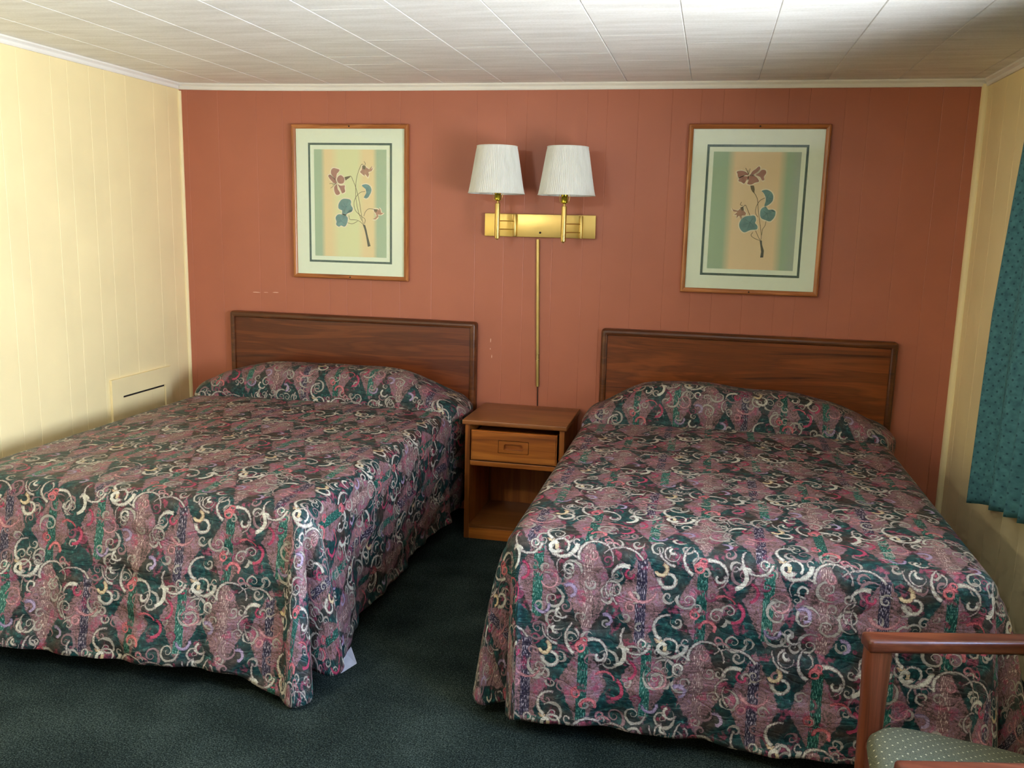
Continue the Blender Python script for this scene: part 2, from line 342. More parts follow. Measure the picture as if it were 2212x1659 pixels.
        pc = t.ramp(rc.outputs[0], pal, 'CONSTANT')
        pc = t.mix(t.math('MULTIPLY_ADD', n4, 2.4, -.75, clamp=True), pc, t.mix(.72, pc, lin(84, 72, 78)))
        col = t.mix(t.math('MULTIPLY', t.math('MULTIPLY_ADD', m, 11, .6, clamp=True), on), col, t.mix(.6, col, lin(22, 24, 28)))
        col = t.mix(t.math('MULTIPLY', t.math('MULTIPLY', m, 16, clamp=True), on), col, pc)
    # scrolls
    cc = {'c': (lin(112, 92, 94), lin(196, 192, 174)), 'y': (lin(132, 98, 80), lin(200, 180, 140)), 'p': (lin(130, 76, 84), lin(192, 140, 138)),
          'r': (lin(104, 24, 50), lin(172, 66, 92)), 's': (lin(140, 44, 62), lin(196, 112, 112)), 'l': (lin(94, 78, 104), lin(160, 142, 164))}
    brush, _ = t.noise(t.mapping(uv, scale=(230, 150, 1)), 1.0, 2, .6)
    for c in ('l', 'y', 'p', 'r', 'c', 's'):
        m = acc[c]
        lo, hi = cc[c]
        body = t.mix(t.math('ADD', t.math('MULTIPLY', m, 220), t.math('MULTIPLY_ADD', brush, 2.4, -1.2), clamp=True), lo, hi)
        if c in 'cy':     # a dark printed outline round the pale scrolls
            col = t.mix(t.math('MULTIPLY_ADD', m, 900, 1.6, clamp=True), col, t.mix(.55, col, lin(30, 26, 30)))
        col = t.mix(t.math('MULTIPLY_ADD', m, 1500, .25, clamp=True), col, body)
    # the print is stippled all over
    n5, _ = t.noise(uv, 420, 2, .7)
    gr_ = t.ramp(t.math('ADD', t.math('MULTIPLY', n5, .6), t.math('MULTIPLY', n4, .4)), [(.36, (.38, .38, .38, 1)), (.5, (.78, .78, .78, 1)), (.64, (1.2, 1.2, 1.2, 1))])
    mu = t.n('ShaderNodeMix', data_type='RGBA', blend_type='MULTIPLY'); mu.inputs[0].default_value = 1.0
    t.link(col, mu.inputs[6]); t.link(gr_, mu.inputs[7]); col = mu.outputs[2]
    # quilted relief and the fine weave
    qn, _ = t.noise(t.mapping(uv, scale=(9, 26, 1)), 1.0, 2, .5, .6)
    qr = t.math('ABSOLUTE', t.math('MULTIPLY_ADD', qn, 2.0, -1.0))
    qr = t.math('POWER', t.math('MINIMUM', t.math('MULTIPLY', qr, 4.0), 1.0), .5)
    wv, _ = t.noise(uv, 900, 1, .5)
    h = t.math('MULTIPLY_ADD', wv, .06, qr)
    nrm = t.bump(h, .4, .005)
    sh = t.principled(col, .48, 0, nrm, .32)
    return t.done(sh)

# ------------------------------------------------------------------ materials
M = {}
M['red'] = m_paint('paint_red', lin(174, 104, 79), .42)
M['yellow'] = m_paint('paint_yellow', lin(238, 220, 166), .5)
M['trimw'] = m_paint('paint_trim', lin(232, 228, 216), .4)
M['chip'] = m_plain('paint_chip', lin(226, 190, 170), .6)
def mat_ceiling():
    t = NT('ceiling_board'); co = t.obco()
    a, _ = t.noise(t.mapping(co, scale=(3, 22, 1)), 1.0, 4, .6)
    b, _ = t.noise(co, 120, 3)
    col = t.ramp(t.math('ADD', t.math('MULTIPLY', a, .7), t.math('MULTIPLY', b, .3)), [(.35, lin(222, 221, 214)), (.65, lin(244, 244, 240))])
    return t.done(t.principled(col, .55, 0, t.bump(b, .25, .002), .35))
M['ceil'] = mat_ceiling()
def mat_carpet():
    t = NT('carpet_green'); co = t.obco()
    a, _ = t.noise(co, 210, 3, .7); b, _ = t.noise(co, 3.5, 3); c, _ = t.noise(co, 70, 2)
    f = t.math('ADD', t.math('MULTIPLY', a, .7), t.math('ADD', t.math('MULTIPLY', b, .2), t.math('MULTIPLY', c, .1)))
    col = t.ramp(f, [(.38, lin(6, 11, 11)), (.5, lin(31, 40, 37)), (.63, lin(74, 86, 79))])
    return t.done(t.principled(col, .95, 0, t.bump(a, .8, .006), .04))
M['carpet'] = mat_carpet()
M['spread1'] = fabric('bedspread_print_one', (.571-1.425, 1.99))
M['spread2'] = M['spread1'].copy(); M['spread2'].name = 'bedspread_print_two'
M['spread2'].node_tree.nodes['shift'].inputs[1].default_value = (.571-2.982, 2.04, 0)
M['lining'] = m_plain('white_lining', lin(176, 176, 182), .8)
M['mattress'] = m_plain('ticking', lin(200, 200, 196), .8)
M['boxspring'] = m_plain('ticking_grey', lin(120, 122, 126), .85)
M['iron'] = m_plain('dark_iron', lin(40, 38, 36), .5, .8)
M['hb_l'] = m_wood('headboard_wood', lin(56, 21, 8), lin(92, 41, 16), lin(118, 58, 25), 'x', .3, 1.0, 1.0)
M['hb_r'] = m_wood('headboard_wood_warm', lin(67, 28, 9), lin(112, 55, 20), lin(140, 74, 32), 'x', .3, .8, 1.5)
M['hbf'] = m_wood('headboard_moulding', lin(53, 24, 10), lin(86, 46, 20), lin(112, 64, 31), 'x', .28)
M['oak'] = m_wood('nightstand_wood', lin(115, 59, 19), lin(162, 92, 32), lin(196, 121, 49), 'x', .34, .8, .7)
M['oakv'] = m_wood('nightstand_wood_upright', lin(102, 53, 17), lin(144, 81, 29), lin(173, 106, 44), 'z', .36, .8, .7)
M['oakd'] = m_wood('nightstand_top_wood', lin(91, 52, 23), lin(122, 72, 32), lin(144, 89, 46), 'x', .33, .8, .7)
M['gapshade'] = m_plain('painted_gap_shade', lin(30, 20, 14), .8)
M['frame'] = m_wood('picture_frame_wood', lin(120, 66, 30), lin(168, 102, 52), lin(200, 134, 78), 'x', .3)
M['framev'] = m_wood('picture_frame_wood_upright', lin(120, 66, 30), lin(168, 102, 52), lin(200, 134, 78), 'z', .3)
M['matb'] = m_plain('mat_board', lin(228, 240, 213), .75, namp=.015)
M['band'] = m_plain('mat_band', lin(74, 100, 90), .7)
M['screw'] = m_plain('screw_dark', lin(40, 26, 18), .5, .4)
M['chairw'] = m_wood('chair_wood', lin(52, 22, 12), lin(86, 41, 24), lin(112, 59, 36), 'x', .3)
M['chairwv'] = m_wood('chair_wood_upright', lin(52, 22, 12), lin(85, 42, 23), lin(114, 60, 36), 'z', .3)
def mat_brass(name, rough, c):
    t = NT(name); co = t.obco()
    a, _ = t.noise(t.mapping(co, scale=(6, 6, 9)), 1.0, 2)
    r = t.mapr(a, .3, .7, rough*.8, rough*1.3)
    return t.done(t.principled(c, r, 1.0, t.bump(a, .25, .01)))
M['brass'] = mat_brass('polished_brass', .34, lin(214, 186, 112))
M['brassd'] = mat_brass('worn_brass', .3, lin(196, 170, 104))
M['socket'] = mat_brass('olive_brass', .22, lin(186, 172, 60))
def mat_shade():
    t = NT('pleated_shade'); co = t.obco()
    f, _ = t.noise(t.mapping(co, scale=(60, 60, 3)), 1.0, 2)
    col = t.ramp(f, [(.3, lin(240, 242, 236)), (.7, lin(250, 252, 247))])
    d = t.n('ShaderNodeBsdfDiffuse'); t.link(col, d.inputs[0])
    tr = t.n('ShaderNodeBsdfTranslucent'); t.link(col, tr.inputs[0])
    mx = t.n('ShaderNodeMixShader'); mx.inputs[0].default_value = .35
    t.link(d.outputs[0], mx.inputs[1]); t.link(tr.outputs[0], mx.inputs[2])
    return t.done(mx.outputs[0])
M['shade'] = mat_shade()
def mat_glass():
    t = NT('picture_glass')
    lw = t.n('ShaderNodeLayerWeight'); lw.inputs[0].default_value = .5
    f5 = t.math('MULTIPLY_ADD', t.math('POWER', lw.outputs['Facing'], 5.0), .96, .025)
    tb = t.n('ShaderNodeBsdfTransparent'); gl = t.n('ShaderNodeBsdfGlossy'); gl.inputs['Roughness'].default_value = .02
    mx = t.n('ShaderNodeMixShader'); t.link(f5, mx.inputs[0]); t.link(tb.outputs[0], mx.inputs[1]); t.link(gl.outputs[0], mx.inputs[2])
    return t.done(mx.outputs[0])
M['glass'] = mat_glass()
def mat_curtain():
    t = NT('teal_curtain_cloth'); uv = t.n('ShaderNodeUVMap', uv_map='cloth').outputs[0]
    a, _ = t.noise(uv, 40, 3)
    base = t.ramp(a, [(.3, lin(54, 96, 102)), (.7, lin(76, 126, 128))])
    dots = None
    for k, off in enumerate(((0, 0, 0), (.019, .021, 0))):
        w = t.n('ShaderNodeVectorMath', operation='WRAP')
        t.link(t.vec('SUBTRACT', uv, off), w.inputs[0]); w.inputs[1].default_value = (.019, .021, 1); w.inputs[2].default_value = (-.019, -.021, -1)
        m = t.math('MULTIPLY_ADD', t.vec('LENGTH', t.vec('MULTIPLY', w.outputs[0], (1, 1, 0))), -900, 3.6+k*.8, clamp=True)
        dots = m if dots is None else t.math('MAXIMUM', dots, m)
    col = t.mix(t.math('MULTIPLY', dots, .75), base, lin(22, 58, 66))
    wv, _ = t.noise(uv, 700, 1)
    p = t.principled(col, .75, 0, t.bump(wv, .2, .001), .25)
    tr = t.n('ShaderNodeBsdfTranslucent'); t.link(col, tr.inputs[0])
    mx = t.n('ShaderNodeMixShader'); mx.inputs[0].default_value = .12
    t.link(p, mx.inputs[1]); t.link(tr.outputs[0], mx.inputs[2])
    return t.done(mx.outputs[0])
M['curtain'] = mat_curtain()
def mat_seat():
    t = NT('chair_fabric'); co = t.obco()
    dots = None
    for off in ((0, 0, 0), (.0135, .0135, 0)):
        w = t.n('ShaderNodeVectorMath', operation='WRAP')
        t.link(t.vec('SUBTRACT', co, off), w.inputs[0]); w.inputs[1].default_value = (.0135, .0135, 1); w.inputs[2].default_value = (-.0135, -.0135, -1)
        sp = t.n('ShaderNodeSeparateXYZ'); t.link(w.outputs[0], sp.inputs[0])
        l = t.math('ADD', t.math('ABSOLUTE', sp.outputs[0]), t.math('ABSOLUTE', sp.outputs[1]))
        m = t.math('MULTIPLY_ADD', l, -1200, 3.6, clamp=True)
        dots = m if dots is None else t.math('MAXIMUM', dots, m)
    a, _ = t.noise(co, 500, 2)
    base = t.ramp(a, [(.3, lin(58, 60, 46)), (.7, lin(97, 97, 74))])
    col = t.mix(dots, base, lin(168, 160, 126))
    return t.done(t.principled(col, .85, 0, t.bump(a, .4, .002), .2))
M['seat'] = mat_seat()
def mat_print(name, stops):
    t = NT(name); co = t.obco()
    sp = t.n('ShaderNodeSeparateXYZ'); t.link(co, sp.inputs[0])
    f = t.mapr(sp.outputs[0], -.209, .209)
    g, _ = t.noise(co, 700, 1)
    f = t.math('MULTIPLY_ADD', g, .01, f)
    return t.done(t.principled(t.ramp(f, stops), .7, 0, None, .2))
sage, peach, cream = lin(168, 194, 160), lin(230, 212, 160), lin(220, 226, 172)
M['print_l'] = mat_print('print_stripes_cream', [(.0, sage), (.10, sage), (.16, peach), (.24, peach), (.36, cream), (.60, cream), (.70, peach), (.82, peach), (.88, sage), (1, sage)])
sage2, peach2 = lin(162, 190, 156), lin(230, 208, 164)
M['print_r'] = mat_print('print_stripes_peach', [(.0, sage2), (.17, sage2), (.27, peach2), (.76, peach2), (.86, sage2), (1, lin(166, 184, 166))])
M['petal'] = m_plain('print_petal', lin(166, 122, 106), .8, nscale=40, namp=.15)
M['bud'] = m_plain('print_bud', lin(176, 136, 112), .8, nscale=60, namp=.15)
M['halo'] = m_plain('print_halo', lin(236, 226, 196), .8)
M['stem'] = m_plain('print_stem', lin(112, 104, 80), .8)
M['trunk'] = m_plain('print_trunk', lin(84, 88, 78), .8)
M['leaf'] = m_plain('print_leaf', lin(108, 150, 146), .8, nscale=30, namp=.18)
M['vein'] = m_plain('print_vein', lin(72, 112, 112), .8)

def mat_lit(c, strength):
    t = NT('lit_opal_glass'); e = t.n('ShaderNodeEmission'); e.inputs[0].default_value = c; e.inputs[1].default_value = strength
    return t.done(e.outputs[0])
M['opal'] = mat_lit((1.0, .93, .82, 1), LC)
# ------------------------------------------------------------------ the room
RX, RY, RZ = 4.15, -6.3, 2.30
def ceil_z(x): return 2.293+.018*math.exp(-x/.55)
GR = [.048, .236, .467, .624, .73, .886, .99, 1.132, 1.3, 1.479, 1.72, 1.877, 1.985, 2.138, 2.297, 2.398, 2.555, 2.72, 2.862, 2.969, 3.12, 3.275, 3.375, 3.536, 3.643, 3.816, 3.965, 4.08]
GL = [-.113, -.244, -.479, -.644, -.756, -.906, -1.016, -1.22, -1.329]
GL += [g-1.22 for g in GL[1:]]; GL += [g-2.44 for g in GL[1:9]]; GL += [g-3.66 for g in GL[1:9]]
GL = sorted({round(g, 3) for g in GL if -6.2 < g})
def grooved(bm, axis, a0, a1, gs, z0, z1, face, back, w=.0020, d=.0011, sign=1):
    """panelled wall slab: V grooves across `axis`, face coordinate `face`, thickness to `back`"""
    pts = [(a0, face)]
    for g in sorted(gs):
        if a0+.01 < g < a1-.01: pts += [(g-w, face), (g, face+d*sign), (g+w, face)]
    pts += [(a1, face), (a1, back), (a0, back)]
    prof = [(u, v) if axis == 'x' else (v, u) for u, v in pts]
    n = len(prof)
    A = [bm.verts.new((u, v, z0)) for u, v in prof]; B = [bm.verts.new((u, v, z1)) for u, v in prof]
    for i in range(n): bm.faces.new((A[i], A[(i+1) % n], B[(i+1) % n], B[i]))
    bm.faces.new(A); bm.faces.new(B)

bm = box(-.2, RX+.2, RY-.2, .2, -.1, 0)
struct('floor', bm, M['carpet'])
bm = bmesh.new(); grooved(bm, 'x', -.1, RX+.1, GR, 0, 2.36, 0.0, .1)
for x, z, l, hgt in ((.44, 1.166, .05, .004), (.50, 1.168, .03, .003), (.56, 1.170, .035, .004), (1.817, .962, .004, .03), (1.824, .873, .004, .018), (1.815, .915, .003, .012)):
    rr = random.Random(x)
    vs = [bm.verts.new((x+l*(.5*math.cos(a)*(.7+.5*rr.random())), -.0006, z+hgt*.5*math.sin(a)*(.6+.6*rr.random()))) for a in [i*PI/5 for i in range(10)]]
    bm.faces.new(vs).material_index = 1
struct('wall_back', bm, [M['red'], M['chip']])
bm = bmesh.new(); grooved(bm, 'y', RY, -.0, GL, 0, 2.36, 0.0, -.1, sign=-1)
struct('wall_left', bm, M['yellow'])
# right wall with its window opening
WY0, WY1, WZ0, WZ1 = -3.7, -1.75, .82, 1.82
bm = bmesh.new()
gr = [round(-.1-.203*i, 3) for i in range(30)]
grooved(bm, 'y', WY1, 0, gr, 0, 2.36, RX, RX+.1)
grooved(bm, 'y', RY, WY0, gr, 0, 2.36, RX, RX+.1)
grooved(bm, 'y', WY0, WY1, gr, 0, WZ0, RX, RX+.1)
grooved(bm, 'y', WY0, WY1, gr, WZ1, 2.36, RX, RX+.1)
struct('wall_right', bm, M['yellow'])
# front wall, behind the photographer, with an open doorway
DX0, DX1 = .15, 1.05
bm = bmesh.new()
for x0, x1, z0, z1 in ((-.1, DX0, 0, 2.36), (DX0, DX1, 2.05, 2.36), (DX1, RX+.1, 0, 2.36)):
    add_box(bm, x0, x1, RY-.1, RY, z0, z1)
struct('wall_front', bm, M['yellow'])
# ceiling boards with V joints along y and staggered butt joints
bm = bmesh.new()
seams = [2.493-.3158*k for k in range(8)]+[2.493+.3158*k for k in range(1, 6)]
pts = [(-.1, ceil_z(0))]
xs = sorted(set([round(.05*i, 3) for i in range(0, 84)]))
ev = [(x, 0) for x in xs]+[(s, 1) for s in seams]
for x, k in sorted(ev):
    if k:
        pts += [(x-.003, ceil_z(x)), (x, ceil_z(x)+.004), (x+.003, ceil_z(x))]
    elif all(abs(x-s) > .01 for s in seams): pts.append((x, ceil_z(x)))
pts += [(RX+.1, ceil_z(RX)), (RX+.1, 2.42), (-.1, 2.42)]
add_profile(bm, pts, 'y', RY-.1, .1)
rr = random.Random(3)
cs = sorted(seams)
for i in range(len(cs)-1):
    if cs[i] < 1.2: continue
    for y in [-.42-.17*((i*7) % 4)-1.22*k for k in range(5)]+[-.78-.17*((i*5) % 3)-1.22*k for k in range(5)]:
        xm = (cs[i]+cs[i+1])/2; z = min(ceil_z(cs[i]), ceil_z(cs[i+1]))
        add_box(bm, cs[i]+.004, cs[i+1]-.004, y-.0012, y+.0012, z-.0003, z+.01)
struct('ceiling', bm, M['ceil'])
# crown trims and corner mouldings
def crown(name, axis, a0, a1, flip, zf):
    p = [(0, -.034), (-.008, -.034), (-.011, -.028), (-.011, -.017), (-.016, -.012), (-.021, -.008), (-.021, .004), (0, .004)]
    bm = bmesh.new()
    n = 40
    ring = []
    for i in range(n+1):
        a = a0+(a1-a0)*i/n
        z = zf(a)
        if axis == 'x': ring.append([bm.verts.new((a, u, z+v)) for u, v in p])
        else: ring.append([bm.verts.new((flip[0]+flip[1]*-u, a, z+v)) for u, v in p])
    k = len(p)
    for A, B in zip(ring, ring[1:]):
        for i in range(k): bm.faces.new((A[i], A[(i+1) % k], B[(i+1) % k], B[i]))
    bm.faces.new(ring[0]); bm.faces.new(ring[-1])
    return struct(name, bm, M['trimw'])
crown('trim_1', 'x', 0, RX, None, ceil_z)
crown('trim_2', 'y', RY, -.02, (0, 1), lambda y: ceil_z(0))
crown('trim_3', 'y', RY, -.02, (RX, -1), lambda y: ceil_z(RX))
def quarter(name, x, sx, r, mat):
    prof = [(x, 0), (x+sx*r, 0)]+[(x+sx*r*math.cos(a), -r*math.sin(a)) for a in [PI/2*i/6 for i in range(1, 6)]]+[(x, -r)]
    bm = bmesh.new(); add_profile(bm, prof, 'z', 0, 2.27)
    return struct(name, bm, mat, smooth=40)
quarter('trim_4', 0, 1, .014, M['yellow'])
quarter('trim_5', RX, -1, .024, M['yellow'])
# windows (frame, sash bars, panes)
def window(name, plane, a0, a1, z0, z1, wallface, out):
    bm = bmesh.new()
    def B(u0, u1, d0, d1, zz0, zz1):
        if plane == 'x': add_box(bm, min(wallface+d0*out, wallface+d1*out), max(wallface+d0*out, wallface+d1*out), u0, u1, zz0, zz1, .003, 1)
        else: add_box(bm, u0, u1, min(wallface+d0*out, wallface+d1*out), max(wallface+d0*out, wallface+d1*out), zz0, zz1, .003, 1)
    for d0, d1, w in ((.0, -.015, .06),):
        B(a0-w, a1+w, d0, d1, z1, z1+w); B(a0-w, a1+w, d0, d1, z0-w, z0); B(a0-w, a0, d0, d1, z0, z1); B(a1, a1+w, d0, d1, z0, z1)
    w = .035
    B(a0, a0+w, .02, .06, z0, z1); B(a1-w, a1, .02, .06, z0, z1); B(a0+w, a1-w, .02, .06, z0, z0+w); B(a0+w, a1-w, .02, .06, z1-w, z1)
    m = (a0+a1)/2; B(m-.02, m+.02, .02, .06, z0+w, z1-w)
    f = struct(name, bm, M['trimw'])
    bm = bmesh.new()
    B(a0+w, m-.02, .038, .042, z0+w, z1-w); B(m+.02, a1-w, .038, .042, z0+w, z1-w)
    g = obj('pane', bm, M['glass'], f)
    return f
window('window_1', 'x', WY0, WY1, WZ0, WZ1, RX, 1)

# access hatch low on the left wall
hz = empty('access_panel', (0, -.469, .30), 'cream painted access hatch with raised frame low on the yellow wall', 'access panel')
bm = bmesh.new()
y0, y1, i0, i1 = -.26, .26, -.172, .202
prof_o = [(y0, -.3), (y1, -.3), (y1, .45), (y0, .45)]
for (a, b, c, d) in ((y0, y1, .355, .45), (y0, i0, -.25, .355), (i1, y1, -.25, .355), (i0, i1, -.25, -.16)):
    add_box(bm, 0.001, .014, a, b, c, d)
bmesh.ops.remove_doubles(bm, verts=bm.verts, dist=.0001)
obj('hatch_frame', bm, M['yellow'], hz)
bm = bmesh.new()
grooved(bm, 'y', i0+.003, i1-.003, [-.04, .09], -.157, .343, .006, .001, sign=-1)
obj('hatch_door', bm, M['yellow'], hz)
bm = box(.0008, .003, i0, i1, .342, .356)
obj('hatch_gap_shade', bm, M['gapshade'], hz)  # solid dark strip, its colour standing in for shade in the gap above the door

# ------------------------------------------------------------------ headboards
def headboard(x0, mat, label, group):
    w, h = 1.455, .60
    t = empty('headboard', (x0+w/2, -.0004, 1.059-h), label, 'headboard', group=group)
    r = .018
    bm = bmesh.new()
    # moulded edge: rounded profile swept round the rectangle
    prof = [(0, 0), (0, -.030), (.006, -.041), (.014, -.046), (.024, -.046), (.031, -.043), (.034, -.036), (.034, 0)]
    def ring(u, d):     # rectangle inset by u with slightly rounded corners at depth d
        a, b = w/2-u, h-u; c = max(.004, r-u*.5)
        out = []
        for cx, cz, s in ((a-c, b-c, 0), (-a+c, b-c, 1), (-a+c, u+c, 2), (a-c, u+c, 3)):
            for k in range(6):
                an = PI/2*s+PI/2*k/5
                out.append((cx+c*math.cos(an), d, cz+c*math.sin(an)))
        return out
    rings = [[bm.verts.new(p) for p in ring(u, d)] for u, d in prof]
    n = len(rings[0])
    for A, B in zip(rings, rings[1:]):
        for i in range(n): bm.faces.new((A[i], A[(i+1) % n], B[(i+1) % n], B[i]))
    for i in range(n): bm.faces.new((rings[-1][i], rings[-1][(i+1) % n], rings[0][(i+1) % n], rings[0][i]))
    obj('edge_moulding', bm, M['hbf'], t, smooth=35)
    bm = box(-w/2+.033, w/2-.033, -.034, -.001, .033, h-.033)
    obj('panel', bm, mat, t)
    return t
headboard(.2895, M['hb_l'], 'dark reddish brown wooden headboard on the side of the yellow wall with the hatch', 'headboards on the red wall')
headboard(2.4188, M['hb_r'], 'warmer brown wooden headboard with bold grain beside the teal curtain', 'headboards on the red wall')

# ------------------------------------------------------------------ beds and bedspreads
def bed(cx, label, group):
    t = empty('bed', (cx, -1.0, 0), label, 'bed', group=group)
    for sx in (-1, 1):
        for y in (-.82, .82):
            bm = bmesh.new(); add_lathe(bm, [(.018, 0), (.022, .004), (.022, .03), (.015, .035), (.015, .16)], 16, Matrix.Translation((sx*.55, y, 0)))
            obj('leg', bm, M['iron'], t, smooth=40)
    bm = bmesh.new()
    for sx in (-1, 1): add_box(bm, sx*.6-.02, sx*.6+.02, -.85, .93, .155, .175)
    for y in (-.82, 0, .85): add_box(bm, -.6, .6, y-.02, y+.02, .155, .175)
    obj('bed_frame', bm, M['iron'], t)
    bm = box(-.62, .62, -.93, .92, .176, .405, .03, 3); obj('box_spring', bm, M['boxspring'], t, smooth=40)
    bm = box(-.625, .625, -.935, .92, .406, .594, .05, 4); obj('mattress', bm, M['mattress'], t, smooth=40)
    return t

def catmull(pts, n):
    P = [np.array(p, float) for p in pts]
    P = [2*P[0]-P[1]]+P+[2*P[-1]-P[-2]]
    out = []
    m = len(P)-3
    for i in range(n):
        f = i/(n-1)*m; k = min(int(f), m-1); u = f-k
        p0, p1, p2, p3 = P[k:k+4]
        out.append(.5*((2*p1)+(-p0+p2)*u+(2*p0-5*p1+4*p2-p3)*u*u+(-p0+3*p1-3*p2+p3)*u**3))
    return np.array(out)

def bedspread(cx, half, foot, crest, cornL, cornR, flares, hems, seed, mats, label, group, dip=(.95, .95), snug=(0, 0)):
    """crest: (x, z) world points of the pillow roll; flares: (left, right, front); hems: heights (left, front, right)"""
    zt, r, A = .645, .06, .06*PI/2
    hi = half-r; yf = foot+r; yh = -.057
    rng = np.random.RandomState(seed)
    nd, nt = 46, 92
    tx = np.linspace(-hi, hi, nt)
    ty = np.concatenate([np.linspace(yh, -.30, 30), np.linspace(-.303, -.445, 60), np.linspace(-.455, yf, 96)])
    ny = len(ty)
    tau = np.linspace(0, 1, nd+1)[1:]
    cz = np.array(crest); px, pz = cz[:, 0]-cx, np.maximum(cz[:, 1]-zt, 0)
    def smoothinterp(x):
        f = np.interp(x, px, pz); return (f+np.interp(x-.05, px, pz)+np.interp(x+.05, px, pz)+np.interp(x-.1, px, pz)+np.interp(x+.1, px, pz))/5
    ph = rng.rand(40)*6.28
    def prof(y):
        # roll of the pillow: falls steeply to a crease at y = -.41
        a = np.clip((y-yh)/(-.22-yh), 0, 1); back = .62+.38*np.sin(a*PI/2)
        u = np.clip((-.410-y)/-.125, 0, 1)       # 0 at crease, 1 at crest
        front = np.where(y < -.410, 0, np.power(np.maximum(1-(1-u)**2.3, 0), .42))
        return np.where(y > -.285, back, front)
    def zof(x, y):
        h = smoothinterp(x)*prof(y)*(1+.03*np.sin(x*17+ph[0])*np.sin(y*20+ph[1]))
        tuck = -.030*np.exp(-((y+.422)/.014)**2)
        s = .005*np.sin(x*5+ph[2])*np.sin(y*4+ph[3])+.003*np.sin(x*11+y*7+ph[4])+.0022*np.sin(x*3-y*17+ph[5])
        s = s*np.clip((-.43-y)/.1, 0, 1)*np.clip((hi-np.abs(x))/.1, 0, 1)*np.clip((y-yf)/.1, 0, 1)
        crown = .012*(1-(x/hi)**2)*np.clip((y-yf)/.3, 0, 1)
        return zt+h+tuck+s+crown
    def lens(side, y):
        hem = {'L': hems[0], 'F': hems[1], 'R': hems[2]}[side]
        return hem
    def drape(q, L, flare):
        s = np.clip(flare/(L-A), 0, .8)
        out = np.where(q < A, r*np.sin(np.minimum(q, A)/r), r+(q-A)*s)
        down = np.where(q < A, r*(1-np.cos(np.minimum(q, A)/r)), r+(q-A)*np.sqrt(1-s*s))
        return out, down
    def wave(side, c, w):
        a = .010*np.sin(c*9+ph[10+side])+.007*np.sin(c*21+ph[13+side])+.004*np.sin(c*43+ph[16+side])
        return a*w
    def wrinkle(side, c, q):
        a = np.sin(q*46+2.2*np.sin(c*6+ph[20+side])+ph[23+side]+c*5)*.0046*(.6+.6*np.sin(c*13+ph[26+side]))
        a += np.sin(q*90+2.0*np.sin(c*11+ph[20+side])+c*9)*.0020
        return a*np.clip((q-.05)/.08, 0, 1)
    nX, nY = nt+2*nd, ny+nd
    X = np.zeros((nX, nY)); Y = np.zeros_like(X); Z = np.zeros_like(X); U = np.zeros_like(X); V = np.zeros_like(X)
    # arc length along the top for the cloth coordinate
    XX, YY = np.meshgrid(tx, ty, indexing='ij')
    ZZ = zof(XX, YY)
    mid = nt//2
    ds = np.sqrt(np.diff(ty)**2+np.diff(ZZ, axis=1)**2)
    vv = np.concatenate([np.zeros((nt, 1)), np.cumsum(ds, axis=1)], axis=1)
    VV = -(vv-vv[:, -1:])+yf          # v equals y at the foot edge and grows towards the head
    X[nd:nd+nt, :ny] = XX; Y[nd:nd+nt, :ny] = YY; Z[nd:nd+nt, :ny] = ZZ
    U[nd:nd+nt, :ny] = XX; V[nd:nd+nt, :ny] = VV
    def side_flare(sg, y):
        f = flares[0] if sg < 0 else flares[1]
        near = ((cornL if sg < 0 else cornR)[0][0]-r-f)*np.exp(-((y-yf)/.19)**2)
        head = np.clip((y-yf)/1.2, 0, 1)
        fold = .035*np.exp(-((y+.52)/.035)**2)-.03*np.exp(-((y+.44)/.03)**2)
        return f*(1-.75*head)+near+fold*.8*(1-snug[0 if sg < 0 else 1])
    for sg, cols, corn in ((-1, range(nd-1, -1, -1), cornL), (1, range(nd+nt, nd+nt+nd), cornR)):
        xe = sg*hi
        ze = ZZ[0 if sg < 0 else -1, :]
        v_e = VV[0 if sg < 0 else -1, :]
        hem = hems[0] if sg < 0 else hems[2]
        fl = side_flare(sg, ty)
        bulge = (.05-.04*snug[0 if sg < 0 else 1])*np.exp(-((ty+.22)/.15)**4)
        for k, c in zip(range(nd), cols):
            Ls = A+np.sqrt((zt-r-hem)**2+fl**2)
            q = tau[k]*Ls
            o, d = drape(q, Ls, fl)
            w = np.clip((q-A)/(Ls-A), 0, 1)
            sd = 0 if sg < 0 else 1
            endf = np.clip((ty-yf)/.10, 0, 1)
            o = o+wave(sd, ty, w)*endf+wrinkle(sd, ty, q)*endf+bulge*np.clip(q/.08, 0, 1)*(1-.7*w)
            # the raised pillow ends settle into the drop
            lift = (ze-zt)*np.exp(-q/.16)
            X[c, :ny] = xe+sg*o; Y[c, :ny] = ty; Z[c, :ny] = zt-d+lift
            U[c, :ny] = xe+sg*q; V[c, :ny] = v_e
        # corner sector
        n = 61
        F = catmull(corn, n)           # from side end to foot end, offsets (out, towards the foot) at the hem
        hemside, hemfront = hem, hems[1]
